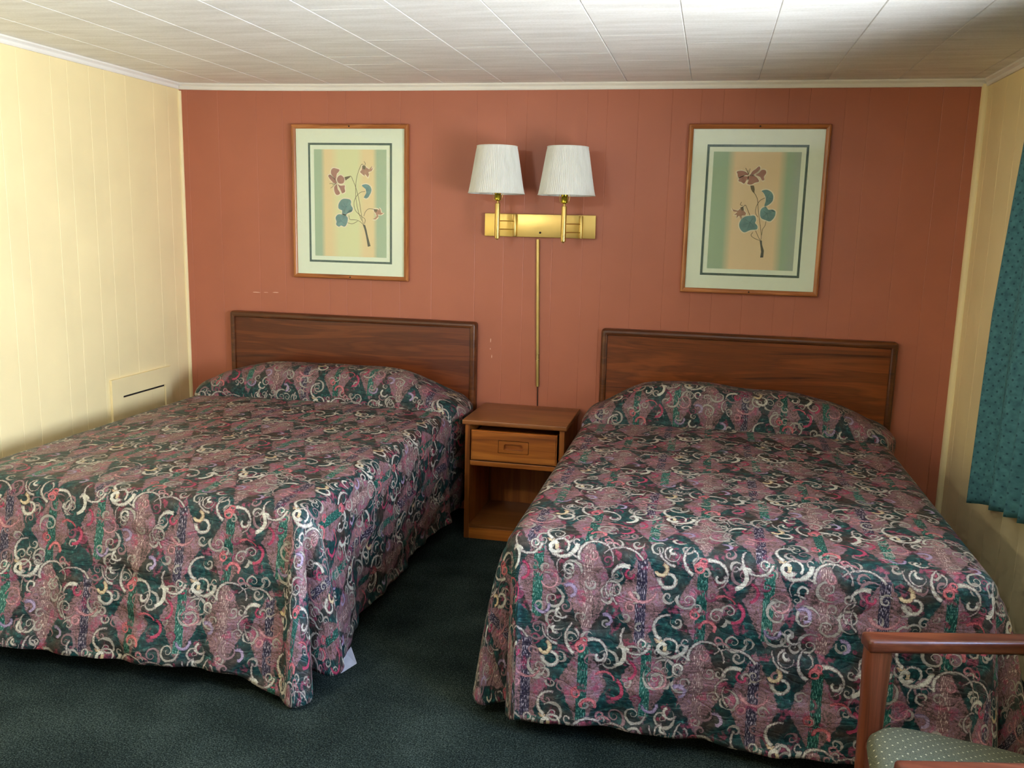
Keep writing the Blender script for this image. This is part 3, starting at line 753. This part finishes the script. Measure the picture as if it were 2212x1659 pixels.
        for k, c in zip(range(nd), cols):
            for m in range(nd):
                a, b = tau[k], tau[m]
                rho = max(a, b)
                phi = (b/a*.5) if a >= b else (1-a/b*.5)
                fi = phi*(n-1); i0 = int(min(fi, n-2)); fu = fi-i0
                f = F[i0]*(1-fu)+F[i0+1]*fu
                hemc = hemside*(1-phi)+hemfront*phi
                low = .012+.0*phi
                bell = math.exp(-((phi-.80)/.34)**2)*dip[0 if sg < 0 else 1]*(1 if phi > .5 else 1-((.5-phi)/.5)**.5)+math.exp(-((phi-.25)/.13)**2)*.45
                hz = hemc*(1-min(1, bell))+low*min(1, bell)
                an = phi*PI/2
                L = A+math.sqrt((zt-r-hz)**2+max(0, math.hypot(*f)-r)**2)
                q = rho*L
                circ = np.array((math.cos(an), math.sin(an)))
                if q < A:
                    o = r*math.sin(q/r); dn = r*(1-math.cos(q/r)); off = circ*o
                else:
                    w = (q-A)/(L-A)
                    off = circ*r*(1-w**.65)+f*(w**.65)
                    if w < 1: pass
                    dn = r+(zt-r-hz)*w
                X[c, ny+m] = xe+sg*off[0]; Y[c, ny+m] = yf-off[1]; Z[c, ny+m] = zt-dn
                U[c, ny+m] = xe+sg*q*math.cos(an); V[c, ny+m] = yf-q*math.sin(an)
    # front drop
    fl = flares[2]
    fx = fl*(1+.10*np.sin(tx*3+ph[30]))
    for m in range(nd):
        hemf = hems[1]+.008*np.sin(tx*7+ph[31])
        e = np.clip((hi-np.abs(tx))/.15, 0, 1)
        fxx = fl*(1-e)+fx*e; hemf = hems[1]*(1-e)+hemf*e
        de = math.exp(-(.20/.34)**2)*np.where(tx < 0, dip[0], dip[1])*np.exp(-((hi-np.abs(tx))/.13)**2)
        hemf = hemf*(1-de)+.012*de
        L = A+np.sqrt((zt-r-hemf)**2+fxx**2)
        q = tau[m]*L
        o, d = drape(q, L, fxx)
        w = np.clip((q-A)/(L-A), 0, 1)
        endf = np.clip((hi-np.abs(tx))/.12, 0, 1)
        o = o+wave(2, tx, w)*endf*1.2+wrinkle(2, tx, q)*endf
        X[nd:nd+nt, ny+m] = tx; Y[nd:nd+nt, ny+m] = yf-o; Z[nd:nd+nt, ny+m] = zt-d+(ZZ[:, -1]-zt)*np.exp(-q/.1)
        U[nd:nd+nt, ny+m] = tx; V[nd:nd+nt, ny+m] = yf-q
    Z = np.maximum(Z, .014)
    P = np.stack([X, Y, Z], -1).reshape(-1, 3)
    idx = np.arange(nX*nY).reshape(nX, nY)
    f = np.stack([idx[:-1, :-1], idx[1:, :-1], idx[1:, 1:], idx[:-1, 1:]], -1).reshape(-1, 4)
    f = f[:, ::-1]
    me = bpy.data.meshes.new('bedspread')
    me.from_pydata(P.tolist(), [], f.tolist())
    ul = me.uv_layers.new(name='cloth')
    uvs = np.stack([U+cx, V], -1).reshape(-1, 2)[f.reshape(-1)]
    ul.data.foreach_set('uv', uvs.astype(np.float32).ravel())
    for p in me.polygons: p.use_smooth = True
    for m in mats: me.materials.append(m)
    o = bpy.data.objects.new('bedspread', me); COL.objects.link(o)
    o.location = (cx, 0, 0)
    sd = o.modifiers.new('thickness', 'SOLIDIFY'); sd.thickness = .007; sd.offset = -1; sd.material_offset = 1; sd.material_offset_rim = 0
    tag(o, label, 'bedspread', group)
    return o

C1, C2 = .992, 3.092
bed(C1, 'double bed beside the yellow wall with the access hatch', 'double beds')
bed(C2, 'double bed beside the teal curtain and the armchair', 'double beds')
sp1 = bedspread(C1, .722, -2.06, [(.15, .60), (.24, .655), (.367, .75), (.535, .787), (.754, .809), (.9, .806), (1.05, .800), (1.179, .812), (1.36, .808), (1.513, .774), (1.615, .71), (1.70, .665), (1.76, .60)],
          [(.19, 0), (.19, .07), (.12, .12), (.07, .12), (.09, .18), (.05, .20), (0, .18)],
          [(.150, 0), (.160, .03), (.090, .056), (.008, .055), (.104, .142), (.055, .205), (0, .18)],
          (.06, .03, .12), (.09, .085, .10), 11, [M['spread1'], M['lining']],
          'floral scroll print bedspread on the bed beside the wall with the access hatch', 'matching bedspreads')
bedspread(C2, .712, -2.105, [(2.34, .60), (2.44, .686), (2.575, .777), (2.66, .812), (2.755, .830), (2.912, .828), (3.08, .81), (3.2, .808), (3.349, .803), (3.52, .785), (3.669, .745), (3.779, .672), (3.89, .60)],
          [(.165, 0), (.145, .025), (.085, .012), (.008, .004), (.040, .055), (.02, .095), (0, .105)],
          [(.19, 0), (.19, .06), (.12, .09), (.05, .08), (.08, .13), (.045, .15), (0, .105)],
          (.05, .11, .045), (.06, .065, .07), 23, [M['spread2'], M['lining']],
          'floral scroll print bedspread on the bed beside the teal curtain', 'matching bedspreads', (.30, .4), (1, 0))

# a turned-up scrap of the white lining at the foot corner of the first spread
bm = bmesh.new()
P_ = [(1.803, -1.93, .108), (1.826, -1.935, .052), (1.776, -1.955, .018), (1.770, -1.950, .058), (1.785, -1.935, .085)]
fv = [bm.verts.new((x-C1, y, z)) for x, y, z in P_]; bv = [bm.verts.new((x-C1-.002, y+.006, z)) for x, y, z in P_]
bm.faces.new(fv); bm.faces.new(bv)
for i in range(5): bm.faces.new((fv[i], fv[(i+1) % 5], bv[(i+1) % 5], bv[i]))
tag(obj('lining_fold', bm, M['lining'], sp1), 'white lining turned outwards at the hem')
# ------------------------------------------------------------------ nightstand
NX, NW, ND, NZ = 1.793, .527, .46, .62
ns = empty('nightstand', (NX+NW/2, -.012, 0), 'small open-shelf oak nightstand with one drawer between the two beds', 'nightstand')
hw = NW/2
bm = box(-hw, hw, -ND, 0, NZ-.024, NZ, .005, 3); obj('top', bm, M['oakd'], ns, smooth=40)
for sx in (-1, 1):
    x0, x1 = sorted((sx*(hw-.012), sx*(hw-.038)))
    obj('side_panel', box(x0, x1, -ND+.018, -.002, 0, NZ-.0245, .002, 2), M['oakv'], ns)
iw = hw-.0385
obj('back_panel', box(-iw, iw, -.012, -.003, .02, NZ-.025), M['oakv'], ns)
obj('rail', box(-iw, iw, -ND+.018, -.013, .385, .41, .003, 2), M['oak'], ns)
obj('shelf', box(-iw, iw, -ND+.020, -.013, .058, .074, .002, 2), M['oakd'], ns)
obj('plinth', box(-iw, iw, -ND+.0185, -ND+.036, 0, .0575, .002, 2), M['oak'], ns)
bm = bmesh.new()
dw, dz0, dz1 = iw-.008, .418, .570
pz = (dz0+dz1)/2+.002
pw, ph = .0775, .0325
yF = -ND+.002
# bevelled front with a rectangular opening for the pull
add_holed(bm, [(-dw+.006, dz0+.006), (dw-.006, dz0+.006), (dw-.006, dz1-.006), (-dw+.006, dz1-.006)], [(-pw, pz-ph), (-pw, pz+ph), (pw, pz+ph), (pw, pz-ph)], yF, yF+.006)
add_holed(bm, [(-dw, dz0), (dw, dz0), (dw, dz1), (-dw, dz1)], [(-pw, pz-ph), (-pw, pz+ph), (pw, pz+ph), (pw, pz-ph)], yF+.006, yF+.022)
dr = obj('drawer', bm, M['oak'], ns)
bm = bmesh.new()
sw, shh = .049, .0155
slot = [(-sw, pz-shh), (sw, pz-shh)]+[(sw-.016+.016*math.cos(a), pz+shh-.016+.016*math.sin(a)) for a in [i*PI/12 for i in range(7)]]+[(-sw+.016+.016*math.cos(a), pz+shh-.016+.016*math.sin(a)) for a in [PI/2+i*PI/12 for i in range(7)]]
add_holed(bm, [(-pw+.0025, pz-ph+.0025), (pw-.0025, pz-ph+.0025), (pw-.0025, pz+ph-.0025), (-pw+.0025, pz+ph-.0025)], slot, yF-.0012, yF+.019)
add_box(bm, -pw+.0015, pw-.0015, yF+.0191, yF+.0215, pz-ph+.0015, pz+ph-.0015)
obj('recessed_pull', bm, M['oak'], dr)
obj('drawer_box', box(-dw+.01, dw-.01, yF+.0225, -.03, dz0+.005, dz1-.02), M['oakv'], dr)

# ------------------------------------------------------------------ wall lamp, cord cover, cord
LX = 2.071
lampo = empty('wall_lamp', (LX, 0, 1.577), 'double brass swing-arm wall lamp with two white pleated shades', 'wall lamp')
PW, PH = .2935, .0595
bm = box(-PW, PW, -.024, -.001, -PH, PH, .004, 2)
obj('backplate', bm, M['brass'], lampo, smooth=30)
bm = bmesh.new(); add_lathe(bm, [(.0055, 0), (.0055, .002), (.004, .0035), (.0015, .004)], 16, Matrix.Translation((.005, -.024, -.035)) @ Matrix.Rotation(PI/2, 4, 'X'))
obj('plate_screw', bm, M['screw'], lampo, smooth=40)
def pleated_shade(zb, zt_, rb, rt_, n=84):
    bm = bmesh.new()
    rows = 8
    R = []
    for i in range(rows+1):
        f = i/rows; z = zb+(zt_-zb)*f; rad = rb+(rt_-rb)*f
        flare = .003*math.exp(-f*18)
        amp = .0013 if 0 < i < rows else .0002
        R.append([bm.verts.new(((rad+flare+amp*(1 if k % 2 else -1))*math.cos(PI*k/n), (rad+flare+amp*(1 if k % 2 else -1))*math.sin(PI*k/n), z)) for k in range(2*n)])
    for A_, B_ in zip(R, R[1:]):
        for k in range(2*n): bm.faces.new((A_[k], A_[(k+1) % (2*n)], B_[(k+1) % (2*n)], B_[k]))
    return bm
for px_, base_z, bx in ((1.880, .0, 1.942), (2.222, -.008, 2.290)):
    y = -.168
    x = px_-LX
    # hinge bracket on the plate
    b = bmesh.new(); add_lathe(b, [(.0095, -.057), (.0105, -.055), (.0105, .055), (.0095, .057)], 20, Matrix.Translation((bx-LX, -.034, base_z*.3)))
    obj('hinge_tube', b, M['brass'], lampo, smooth=50)
    b = bmesh.new()
    for dz in (-.021, .021): add_tube(b, [(bx-LX, -.036, dz+base_z), (x, y, dz+base_z)], .0028, 10)
    arm = obj('arm', b, M['brass'], lampo, smooth=50)
    b = bmesh.new()
    add_lathe(b, [(.003, -.075), (.005, -.070), (.0125, -.068), (.0135, -.064), (.0135, .104), (.0125, .108), (.006, .110), (.005, .118), (.009, .122)], 24, Matrix.Translation((x, y, base_z)))
    post = obj('post', b, M['brass'], lampo, smooth=50)
    b = bmesh.new()
    add_lathe(b, [(.008, .120), (.0165, .126), (.017, .150), (.0155, .152), (.0175, .155), (.0175, .19), (.012, .20)], 24, Matrix.Translation((x, y, base_z)))
    obj('bulb_socket', b, M['socket'], post, smooth=50)
    b = bmesh.new()
    for s in (-1, 1): add_tube(b, [(x+s*.004, y, .118+base_z), (x+s*.022, y, .128+base_z), (x+s*.025, y, .15+base_z), (x+s*.034, y, .26+base_z), (x+s*.012, y, .345+base_z), (x, y, .35+base_z)], .0014, 8)
    obj('harp', b, M['brassd'], post, smooth=50)
    b = bmesh.new()
    add_lathe(b, [(.011, .20), (.013, .215), (.026, .25), (.028, .27), (.02, .295), (.004, .302)], 20, Matrix.Translation((x, y, base_z)))
    obj('bulb', b, M['lining'], post, smooth=60)
    zb_, zt2 = .156+base_z*.4, .389+base_z*.2
    b = pleated_shade(zb_, zt2, .140, .101)
    # spider: three wires and a ring holding the shade on the harp
    s = obj('lamp_shade', b, M['shade'], lampo, loc=(x-(.008 if px_ < 2 else -.009), y, 0))
    md = s.modifiers.new('thickness', 'SOLIDIFY'); md.thickness = .0015
    b = bmesh.new()
    for k in range(3):
        an = 2*PI*k/3+.3; add_tube(b, [(0, 0, zt2-.035), (.10*math.cos(an), .10*math.sin(an), zt2-.012)], .0013, 6)
    obj('shade_spider', b, M['brassd'], s)
    for z, rr_ in ((zb_+.001, .1425), (zt2-.001, .1015)):
        b = bmesh.new(); add_tube(b, [(rr_*math.cos(2*PI*k/64), rr_*math.sin(2*PI*k/64), z) for k in range(65)], .0022, 8, cap=False)
        obj('shade_rim', b, M['shade'], s, smooth=60)
cc = empty('cord_cover', (2.070, 0, .725), 'slim brass cord cover running down the red wall below the lamp', 'cord cover')
bm = bmesh.new()
P0, P1 = Vector((.013, 0, 0)), Vector((-.008, 0, .782))
prof = [(-.0085, -.001), (-.0085, -.010), (-.0055, -.013), (.0055, -.013), (.0085, -.010), (.0085, -.001)]
add_profile(bm, prof, 'z', 0, .782)
for v in bm.verts: v.co.x += .013-.021*v.co.z/.782
obj('channel', bm, M['brassd'], cc)
bm = bmesh.new()
add_tube(bm, [(2.083, -.006, .735), (2.084, -.006, .68), (2.085, -.005, .60), (2.082, -.006, .50)], .0025, 8)
tag(obj('lamp_cord', bm, M['screw'], smooth=60), 'thin brown lamp cord emerging under the brass cord cover behind the nightstand', 'cord')

# ------------------------------------------------------------------ framed prints
def poly(bm, pts, y, mat):
    vs = [bm.verts.new((x/1000, y, z/1000)) for x, z in pts]
    es = [bm.edges.new((vs[i], vs[(i+1) % len(vs)])) for i in range(len(vs))]
    r = bmesh.ops.triangle_fill(bm, use_beauty=True, use_dissolve=False, edges=es)
    for g in r['geom']:
        if isinstance(g, bmesh.types.BMFace): g.material_index = mat
def smooth_closed(pts, n=4):
    out = []; m = len(pts)
    for i in range(m):
        p0, p1, p2, p3 = [pts[(i+k-1) % m] for k in range(4)]
        for j in range(n):
            u = j/n
            out.append(tuple(.5*((2*p1[c])+(-p0[c]+p2[c])*u+(2*p0[c]-5*p1[c]+4*p2[c]-p3[c])*u*u+(-p0[c]+3*p1[c]-3*p2[c]+p3[c])*u**3) for c in (0, 1)))
    return out
def ribbon(bm, pts, w, y, mat):
    c = catmull(pts, 5*len(pts)) if len(pts) > 2 else np.array([pts[0], ((pts[0][0]+pts[1][0])/2, (pts[0][1]+pts[1][1])/2), pts[1]])
    d = np.gradient(c, axis=0); d /= (np.linalg.norm(d, axis=1)[:, None]+1e-9)
    nrm = np.stack([-d[:, 1], d[:, 0]], -1)
    L = c+nrm*w/2; R = c-nrm*w/2
    a = [bm.verts.new((p[0]/1000, y, p[1]/1000)) for p in L]; b = [bm.verts.new((p[0]/1000, y, p[1]/1000)) for p in R]
    for i in range(len(a)-1): bm.faces.new((a[i], a[i+1], b[i+1], b[i])).material_index = mat
def grow(pts, k):
    cx = sum(p[0] for p in pts)/len(pts); cz = sum(p[1] for p in pts)/len(pts)
    out = []
    for x, z in pts:
        d = math.hypot(x-cx, z-cz)+1e-6; out.append((x+(x-cx)/d*k, z+(z-cz)/d*k))
    return out
def picture(x, z, art, pm, tilt, label, group):
    W_, H_ = .671, .8275
    t = empty('framed_picture', (x, -.002, z), label, 'picture', group=group)
    t.rotation_euler = (0, tilt, 0)
    # moulded frame, mitred
    prof = [(0, 0), (0, -.018), (.004, -.024), (.010, -.026), (.018, -.023), (.023, -.017), (.0235, -.010), (.0235, 0)]
    def frame_piece(c0, c1, inward, mat):
        bm = bmesh.new()
        A_, B_ = [], []
        for u, d in prof:
            a = (c0[0]+inward[0][0]*u, d, c0[1]+inward[0][1]*u); b = (c1[0]+inward[1][0]*u, d, c1[1]+inward[1][1]*u)
            A_.append(bm.verts.new(a)); B_.append(bm.verts.new(b))
        n = len(prof)
        for i in range(n): bm.faces.new((A_[i], A_[(i+1) % n], B_[(i+1) % n], B_[i]))
        bm.faces.new(A_); bm.faces.new(B_)
        return obj('frame_side', bm, mat, t, smooth=35)
    a, b = W_/2, H_/2
    frame_piece((-a, b), (a, b), ((1, -1), (-1, -1)), M['frame'])
    frame_piece((-a, -b), (a, -b), ((1, 1), (-1, 1)), M['frame'])
    frame_piece((-a, -b), (-a, b), ((1, 1), (1, -1)), M['framev'])
    frame_piece((a, -b), (a, b), ((-1, 1), (-1, -1)), M['framev'])
    for s in (1, -1):
        bm = bmesh.new(); add_lathe(bm, [(.0042, 0), (.0042, .002), (.003, .0032), (.001, .0035)], 14, Matrix.Translation((.004, -.0245, s*(b-.012))) @ Matrix.Rotation(PI/2, 4, 'X'))
        obj('screw', bm, M['screw'], t, smooth=40)
    # mat board with a dark band, window onto the print
    bm = bmesh.new()
    ia, ib = a-.0232, b-.0232
    add_holed(bm, [(-ia, -ib), (ia, -ib), (ia, ib), (-ia, ib)], [(-.2285, -.312), (-.2285, .304), (.2285, .304), (.2285, -.312)], -.0090, -.0065)
    obj('mat_board', bm, M['matb'], t)
    bm = bmesh.new()
    add_holed(bm, [(-.241, -.3245), (.241, -.3245), (.241, .3165), (-.241, .3165)], [(-.2295, -.313), (-.2295, .305), (.2295, .305), (.2295, -.313)], -.0094, -.0068)
    obj('mat_band', bm, M['band'], t)
    bm = bmesh.new()
    add_box(bm, -.229, .229, -.0062, -.0050, -.3125, .3045, mat=0)
    # printed field and the flower on it (all lying in the paper)
    e = .0062
    def lay(k): return -(e+.00012*k)
    vs = [bm.verts.new(p) for p in ((-.2085, lay(1), -.2905), (.2085, lay(1), -.2905), (.2085, lay(1), .2825), (-.2085, lay(1), .2825))]
    bm.faces.new(vs).material_index = 1
    for p in art['petals']+art['buds']+art['leaves']: poly(bm, smooth_closed(grow(p, 5.5), 2), lay(2), 2)
    for s in art['stems']: ribbon(bm, s, 2.6, lay(3), 3)
    for p in art['trunk']: poly(bm, p, lay(4), 4)
    for p in art['leaves']: poly(bm, smooth_closed(p, 3), lay(5), 5)
    for s in art['veins']: ribbon(bm, s, 1.6, lay(6), 6)
    for p in art['folds']: poly(bm, p, lay(7), 6)
    for p in art['petals']: poly(bm, smooth_closed(p, 3), lay(5), 7)
    for p in art['buds']: poly(bm, p, lay(6), 8)
    for p in art['calyx']: poly(bm, p, lay(8), 3)
    obj('print', bm, [M['matb'], pm, M['halo'], M['stem'], M['trunk'], M['leaf'], M['vein'], M['petal'], M['bud']], t)
    obj('glass', box(-ia, ia, -.0130, -.0110, -ib, ib), M['glass'], t)
    return t
picture(1.0163, 1.6755, ART['L'], M['print_l'], 0.0, 'framed print of a flower with three blooms left of the brass lamp', 'framed flower prints')
picture(3.144, 1.6773, ART['R'], M['print_r'], 0.0, 'framed print of a single large bloom, right of the brass lamp', 'framed flower prints')

# ------------------------------------------------------------------ curtain
ct = empty('curtain', (4.07, -1.1, 2.13), 'pleated teal curtain with small dark dots hanging at the right wall', 'curtain')
nu, nv = 190, 60
CX = np.zeros((nu, nv, 3)); CUV = np.zeros((nu, nv, 2))
for i in range(nu):
    f = i/(nu-1)
    for j in range(nv):
        g = j/(nv-1)                     # 0 top, 1 bottom
        z = 2.13-g*(2.13-(.50+.16*min(1, f*1.1)))
        ytop, ybot = -.90, -.772
        edge = ytop+(ybot-ytop)*min(1, g*1.9)**.8
        y = edge-f*(.95+.10*(1-g))
        amp = .022+.026*g
        ph_ = f*2*PI*5.0+.9*math.sin(f*8+.6)
        x = 4.075+amp*math.sin(ph_+.35*math.sin(g*3+f*5))+.008*math.sin(ph_*2.3+1)*g
        y += .010*math.cos(ph_)*(.5+g)
        CX[i, j] = (x-4.07, y+1.1, z-2.13); CUV[i, j] = (f*1.25, z)
me = bpy.data.meshes.new('curtain_panel')
idx = np.arange(nu*nv).reshape(nu, nv)
fc = np.stack([idx[:-1, :-1], idx[1:, :-1], idx[1:, 1:], idx[:-1, 1:]], -1).reshape(-1, 4)
me.from_pydata(CX.reshape(-1, 3).tolist(), [], fc.tolist())
ul = me.uv_layers.new(name='cloth'); ul.data.foreach_set('uv', CUV.reshape(-1, 2)[fc.reshape(-1)].astype(np.float32).ravel())
for p in me.polygons: p.use_smooth = True
me.materials.append(M['curtain'])
cp = bpy.data.objects.new('curtain_panel', me); COL.objects.link(cp); cp.parent = ct
md = cp.modifiers.new('thickness', 'SOLIDIFY'); md.thickness = .003
bm = bmesh.new(); add_tube(bm, [(.0, -2.8, .0), (.0, .12, .0)], .011, 14)
for y in (-2.78, .10): add_box(bm, -.01, .079, y-.008, y+.008, -.012, .012)
obj('curtain_rod', bm, M['brassd'], ct, smooth=40)

# ------------------------------------------------------------------ armchair in the near right corner
ch = empty('armchair', (3.62, -2.77, 0), 'wooden armchair with a dotted grey-green seat in the near right corner', 'armchair')
O = Vector((3.62, -2.77, 0))
F1, B1, F2, B2 = [Vector(p)-O for p in ((3.372, -2.545, .64), (3.872, -2.425, .64), (3.345, -3.095, .64), (3.845, -2.985, .64))]
def beam(bm, A_, B_, w, hgt, bev=.008, up=Vector((0, 0, 1))):
    """rounded bar from A to B; w across, hgt along up"""
    d = (B_-A_); L = d.length; d.normalize()
    s = d.cross(up).normalized(); u = s.cross(d)
    Mx = Matrix((d, s, u)).transposed().to_4x4(); Mx.translation = A_
    add_box(bm, 0, L, -w/2, w/2, -hgt/2, hgt/2, bev, 3, M=Mx)
for A_, B_ in ((F1, B1), (F2, B2)):
    d = (B_-A_).normalized()
    bm = bmesh.new(); beam(bm, A_-d*.004-Vector((0, 0, .017)), B_+d*.02-Vector((0, 0, .017)), .056, .034, .011)
    arm_o = obj('arm', bm, M['chairw'], ch, smooth=40)
    # front post, tapering to the foot
    bm = bmesh.new()
    n = Vector((-d.y, d.x, 0))
    rows = []
    for z, hw_, off in ((.609, .030, .029), (.56, .030, .029), (.46, .027, .030), (.30, .024, .030), (.12, .021, .027), (0, .018, .024)):
        c = A_*1.0+d*off; c.z = z
        ring = []
        hd = .020 if z > .2 else .018
        for su, sv in ((-1, -.6), (-.7, -1), (.7, -1), (1, -.6), (1, .6), (.7, 1), (-.7, 1), (-1, .6)):
            p = c+d*su*hw_+n*sv*hd; ring.append(bm.verts.new(p))
        rows.append(ring)
    for a, b in zip(rows, rows[1:]):
        for i in range(8): bm.faces.new((a[i], a[(i+1) % 8], b[(i+1) % 8], b[i]))
    bm.faces.new(rows[0]); bm.faces.new(rows[-1])
    obj('front_leg', bm, M['chairwv'], ch, smooth=50)
    bm = bmesh.new()
    q = [(0, .06), (.30, .012), (.46, .0), (.64, .012), (.92, .10)]
    prev = None
    for (z0, o0), (z1, o1) in zip(q, q[1:]):
        p0 = B_+d*o0; p0.z = z0; p1 = B_+d*o1; p1.z = z1
        beam(bm, p0, p1, .030, .040, .006, up=d)
    obj('back_leg', bm, M['chairwv'], ch, smooth=40)
def lerp(a, b, f): return a+(b-a)*f
# seat rails
for A_, B_, nm in ((F1, B1, 'side_rail'), (F2, B2, 'side_rail'), (F1, F2, 'front_rail'), (B1, B2, 'back_rail')):
    d = (B_-A_).normalized(); a = A_+d*.055; b = B_-d*.02
    if nm != 'side_rail': a = A_+(B_-A_).normalized()*.022; b = B_-(B_-A_).normalized()*.022; off = (B1-F1).normalized()*(.03 if nm == 'front_rail' else 0); a = a+off; b = b+off
    a = a.copy(); b = b.copy(); a.z = .318 if nm == 'side_rail' else .345; b.z = .255 if nm == 'side_rail' else .345
    if nm == 'back_rail': a.z = b.z = .255
    bm = bmesh.new(); beam(bm, a, b, .022, .06, .004); obj(nm, bm, M['chairw'], ch, smooth=40)
# seat cushion: domed, sloping to the back
ns_, mt = 28, 28
bm = bmesh.new()
def seat_pt(f, g, top):
    # f front->back, g far(1)->near(2); superellipse rounding of the plan
    a, b = f*2-1, g*2-1
    ex = 5.0
    m = max(abs(a), abs(b))
    k = m/((abs(a)**ex+abs(b)**ex)**(1/ex)) if m > 0 else 1
    a2, b2 = a*k, b*k
    f2, g2 = .0+(a2+1)/2*.97, .055+(b2+1)/2*.89
    p = lerp(lerp(F1, F2, g2), lerp(B1, B2, g2), f2)
    e = 1-m**4
    base = .432-.115*f2
    z = base+(.052*max(0, 1-m**3.2)**.55 if top else -.02*max(0, 1-m**6)**.5)
    return Vector((p.x, p.y, z))
T_ = [[bm.verts.new(seat_pt(i/ns_, j/mt, True)) for j in range(mt+1)] for i in range(ns_+1)]
B_ = [[(T_[i][j] if i in (0, ns_) or j in (0, mt) else bm.verts.new(seat_pt(i/ns_, j/mt, False))) for j in range(mt+1)] for i in range(ns_+1)]
for i in range(ns_):
    for j in range(mt):
        bm.faces.new((T_[i][j], T_[i+1][j], T_[i+1][j+1], T_[i][j+1]))
        q4 = (B_[i][j], B_[i][j+1], B_[i+1][j+1], B_[i+1][j])
        try: bm.faces.new(q4)
        except ValueError: pass
obj('seat', bm, M['seat'], ch, smooth=180)
# padded back
bm = bmesh.new()
d = (B1-F1).normalized()
c0 = lerp(B1, B2, .06)+d*.022; c1 = lerp(B1, B2, .94)+d*.022
rows = []
for i in range(13):
    f = i/12; z = .52+.36*f; off = .10*f**1.3
    ring = []
    for k in range(16):
        an = 2*PI*k/16
        ring.append((math.cos(an), math.sin(an)))
    rows.append((z, off, ring))
vr = []
for z, off, ring in rows:
    f = (z-.52)/.36; e = .004+.020*(1-abs(2*f-1)**5)
    vr.append([bm.verts.new(Vector((0, 0, z))+Vector(lerp(c0, c1, .5+.5*math.copysign(abs(a)**.35, a)).xy.to_3d())+d*(off+e*b)) for a, b in ring])
for A_, Bq in zip(vr, vr[1:]):
    for k in range(16): bm.faces.new((A_[k], A_[(k+1) % 16], Bq[(k+1) % 16], Bq[k]))
bm.faces.new(vr[0]); bm.faces.new(vr[-1])
obj('backrest', bm, M['seat'], ch, smooth=60)
bm = bmesh.new()
p0 = B1+d*.105; p1 = B2+d*.105; p0.z = p1.z = .905
beam(bm, p0, p1, .03, .05, .008); obj('top_rail', bm, M['chairw'], ch, smooth=40)

# ------------------------------------------------------------------ ceiling lamp, lit, over the middle of the room
cl = empty('ceiling_lamp', (1.12, -3.7, ceil_z(1.12)), 'round lit ceiling lamp with an opal dome near the middle of the ceiling', 'ceiling lamp')
bm = bmesh.new(); add_lathe(bm, [(.155, -.001), (.155, -.022), (.148, -.028), (.05, -.028)], 40); obj('lamp_base', bm, M['brassd'], cl, smooth=40)
bm = bmesh.new(); add_lathe(bm, [(.138, -.0285), (.136, -.045), (.118, -.075), (.08, -.098), (.03, -.108), (.004, -.109)], 40); obj('opal_dome', bm, M['opal'], cl, smooth=60)
# ------------------------------------------------------------------ daylight
w = bpy.data.worlds.new('sky'); SC.world = w; w.use_nodes = True
bg = w.node_tree.nodes['Background']; bg.inputs[0].default_value = (.62, .78, 1.0, 1); bg.inputs[1].default_value = 1.2
def area(name, loc, rot, sx, sy, power, col, spread=PI):
    l = bpy.data.lights.new(name, 'AREA'); l.shape = 'RECTANGLE'; l.size = sx; l.size_y = sy; l.energy = power; l.color = col; l.spread = spread
    o = bpy.data.objects.new(name, l); COL.objects.link(o); o.location = loc; o.rotation_euler = rot
    return o
# daylight through the window in the right wall, the doorway and window behind the photographer
area('daylight_window', (RX+.16, (WY0+WY1)/2, (WZ0+WZ1)/2), (0, math.radians(90+21), 0), WZ1-WZ0, WY1-WY0, LW, (.90, .95, 1.0), math.radians(125))
area('daylight_window_sky', (RX+.14, WY0+.55, WZ1-.42), (0, math.radians(90-20), 0), .8, 1.0, LS, (.42, .60, 1.0), math.radians(105))
area('daylight_door', ((DX0+DX1)/2, RY-.14, 1.02), (math.radians(90), 0, 0), DX1-DX0, 2.0, LD, (.95, .97, 1.0))

# ------------------------------------------------------------------ camera and view
cam = bpy.data.cameras.new('camera'); co_ = bpy.data.objects.new('camera', cam); COL.objects.link(co_)
r_ = Vector((0.97611634, 0.21594471, 0.02376478)); u_ = Vector((-0.06085933, 0.16679545, 0.98411149)); f_ = Vector((-0.20854981, 0.96205362, -0.17595401))
mt_ = Matrix((r_, u_, -f_)).transposed().to_4x4(); mt_.translation = (2.95545648, -4.68235101, 1.58506477)
co_.matrix_world = mt_
cam.sensor_fit = 'HORIZONTAL'; cam.sensor_width = 36.0; cam.lens = 1937.08/2212*36.0
cam.clip_start = .05; cam.clip_end = 100
SC.camera = co_
SC.view_settings.view_transform = 'Standard'; SC.view_settings.look = 'None'
SC.view_settings.gamma = 1.0; SC.view_settings.use_curve_mapping = False
SC.view_settings.exposure = EXPO
SC.cycles.use_denoising = True
SC.cycles.use_adaptive_sampling = True; SC.cycles.adaptive_threshold = .13; SC.cycles.adaptive_min_samples = 12
SC.cycles.max_bounces = 10; SC.cycles.diffuse_bounces = 5; SC.cycles.transparent_max_bounces = 12
SC.cycles.sample_clamp_indirect = 6.0
SC.cycles.caustics_reflective = False; SC.cycles.caustics_refractive = False
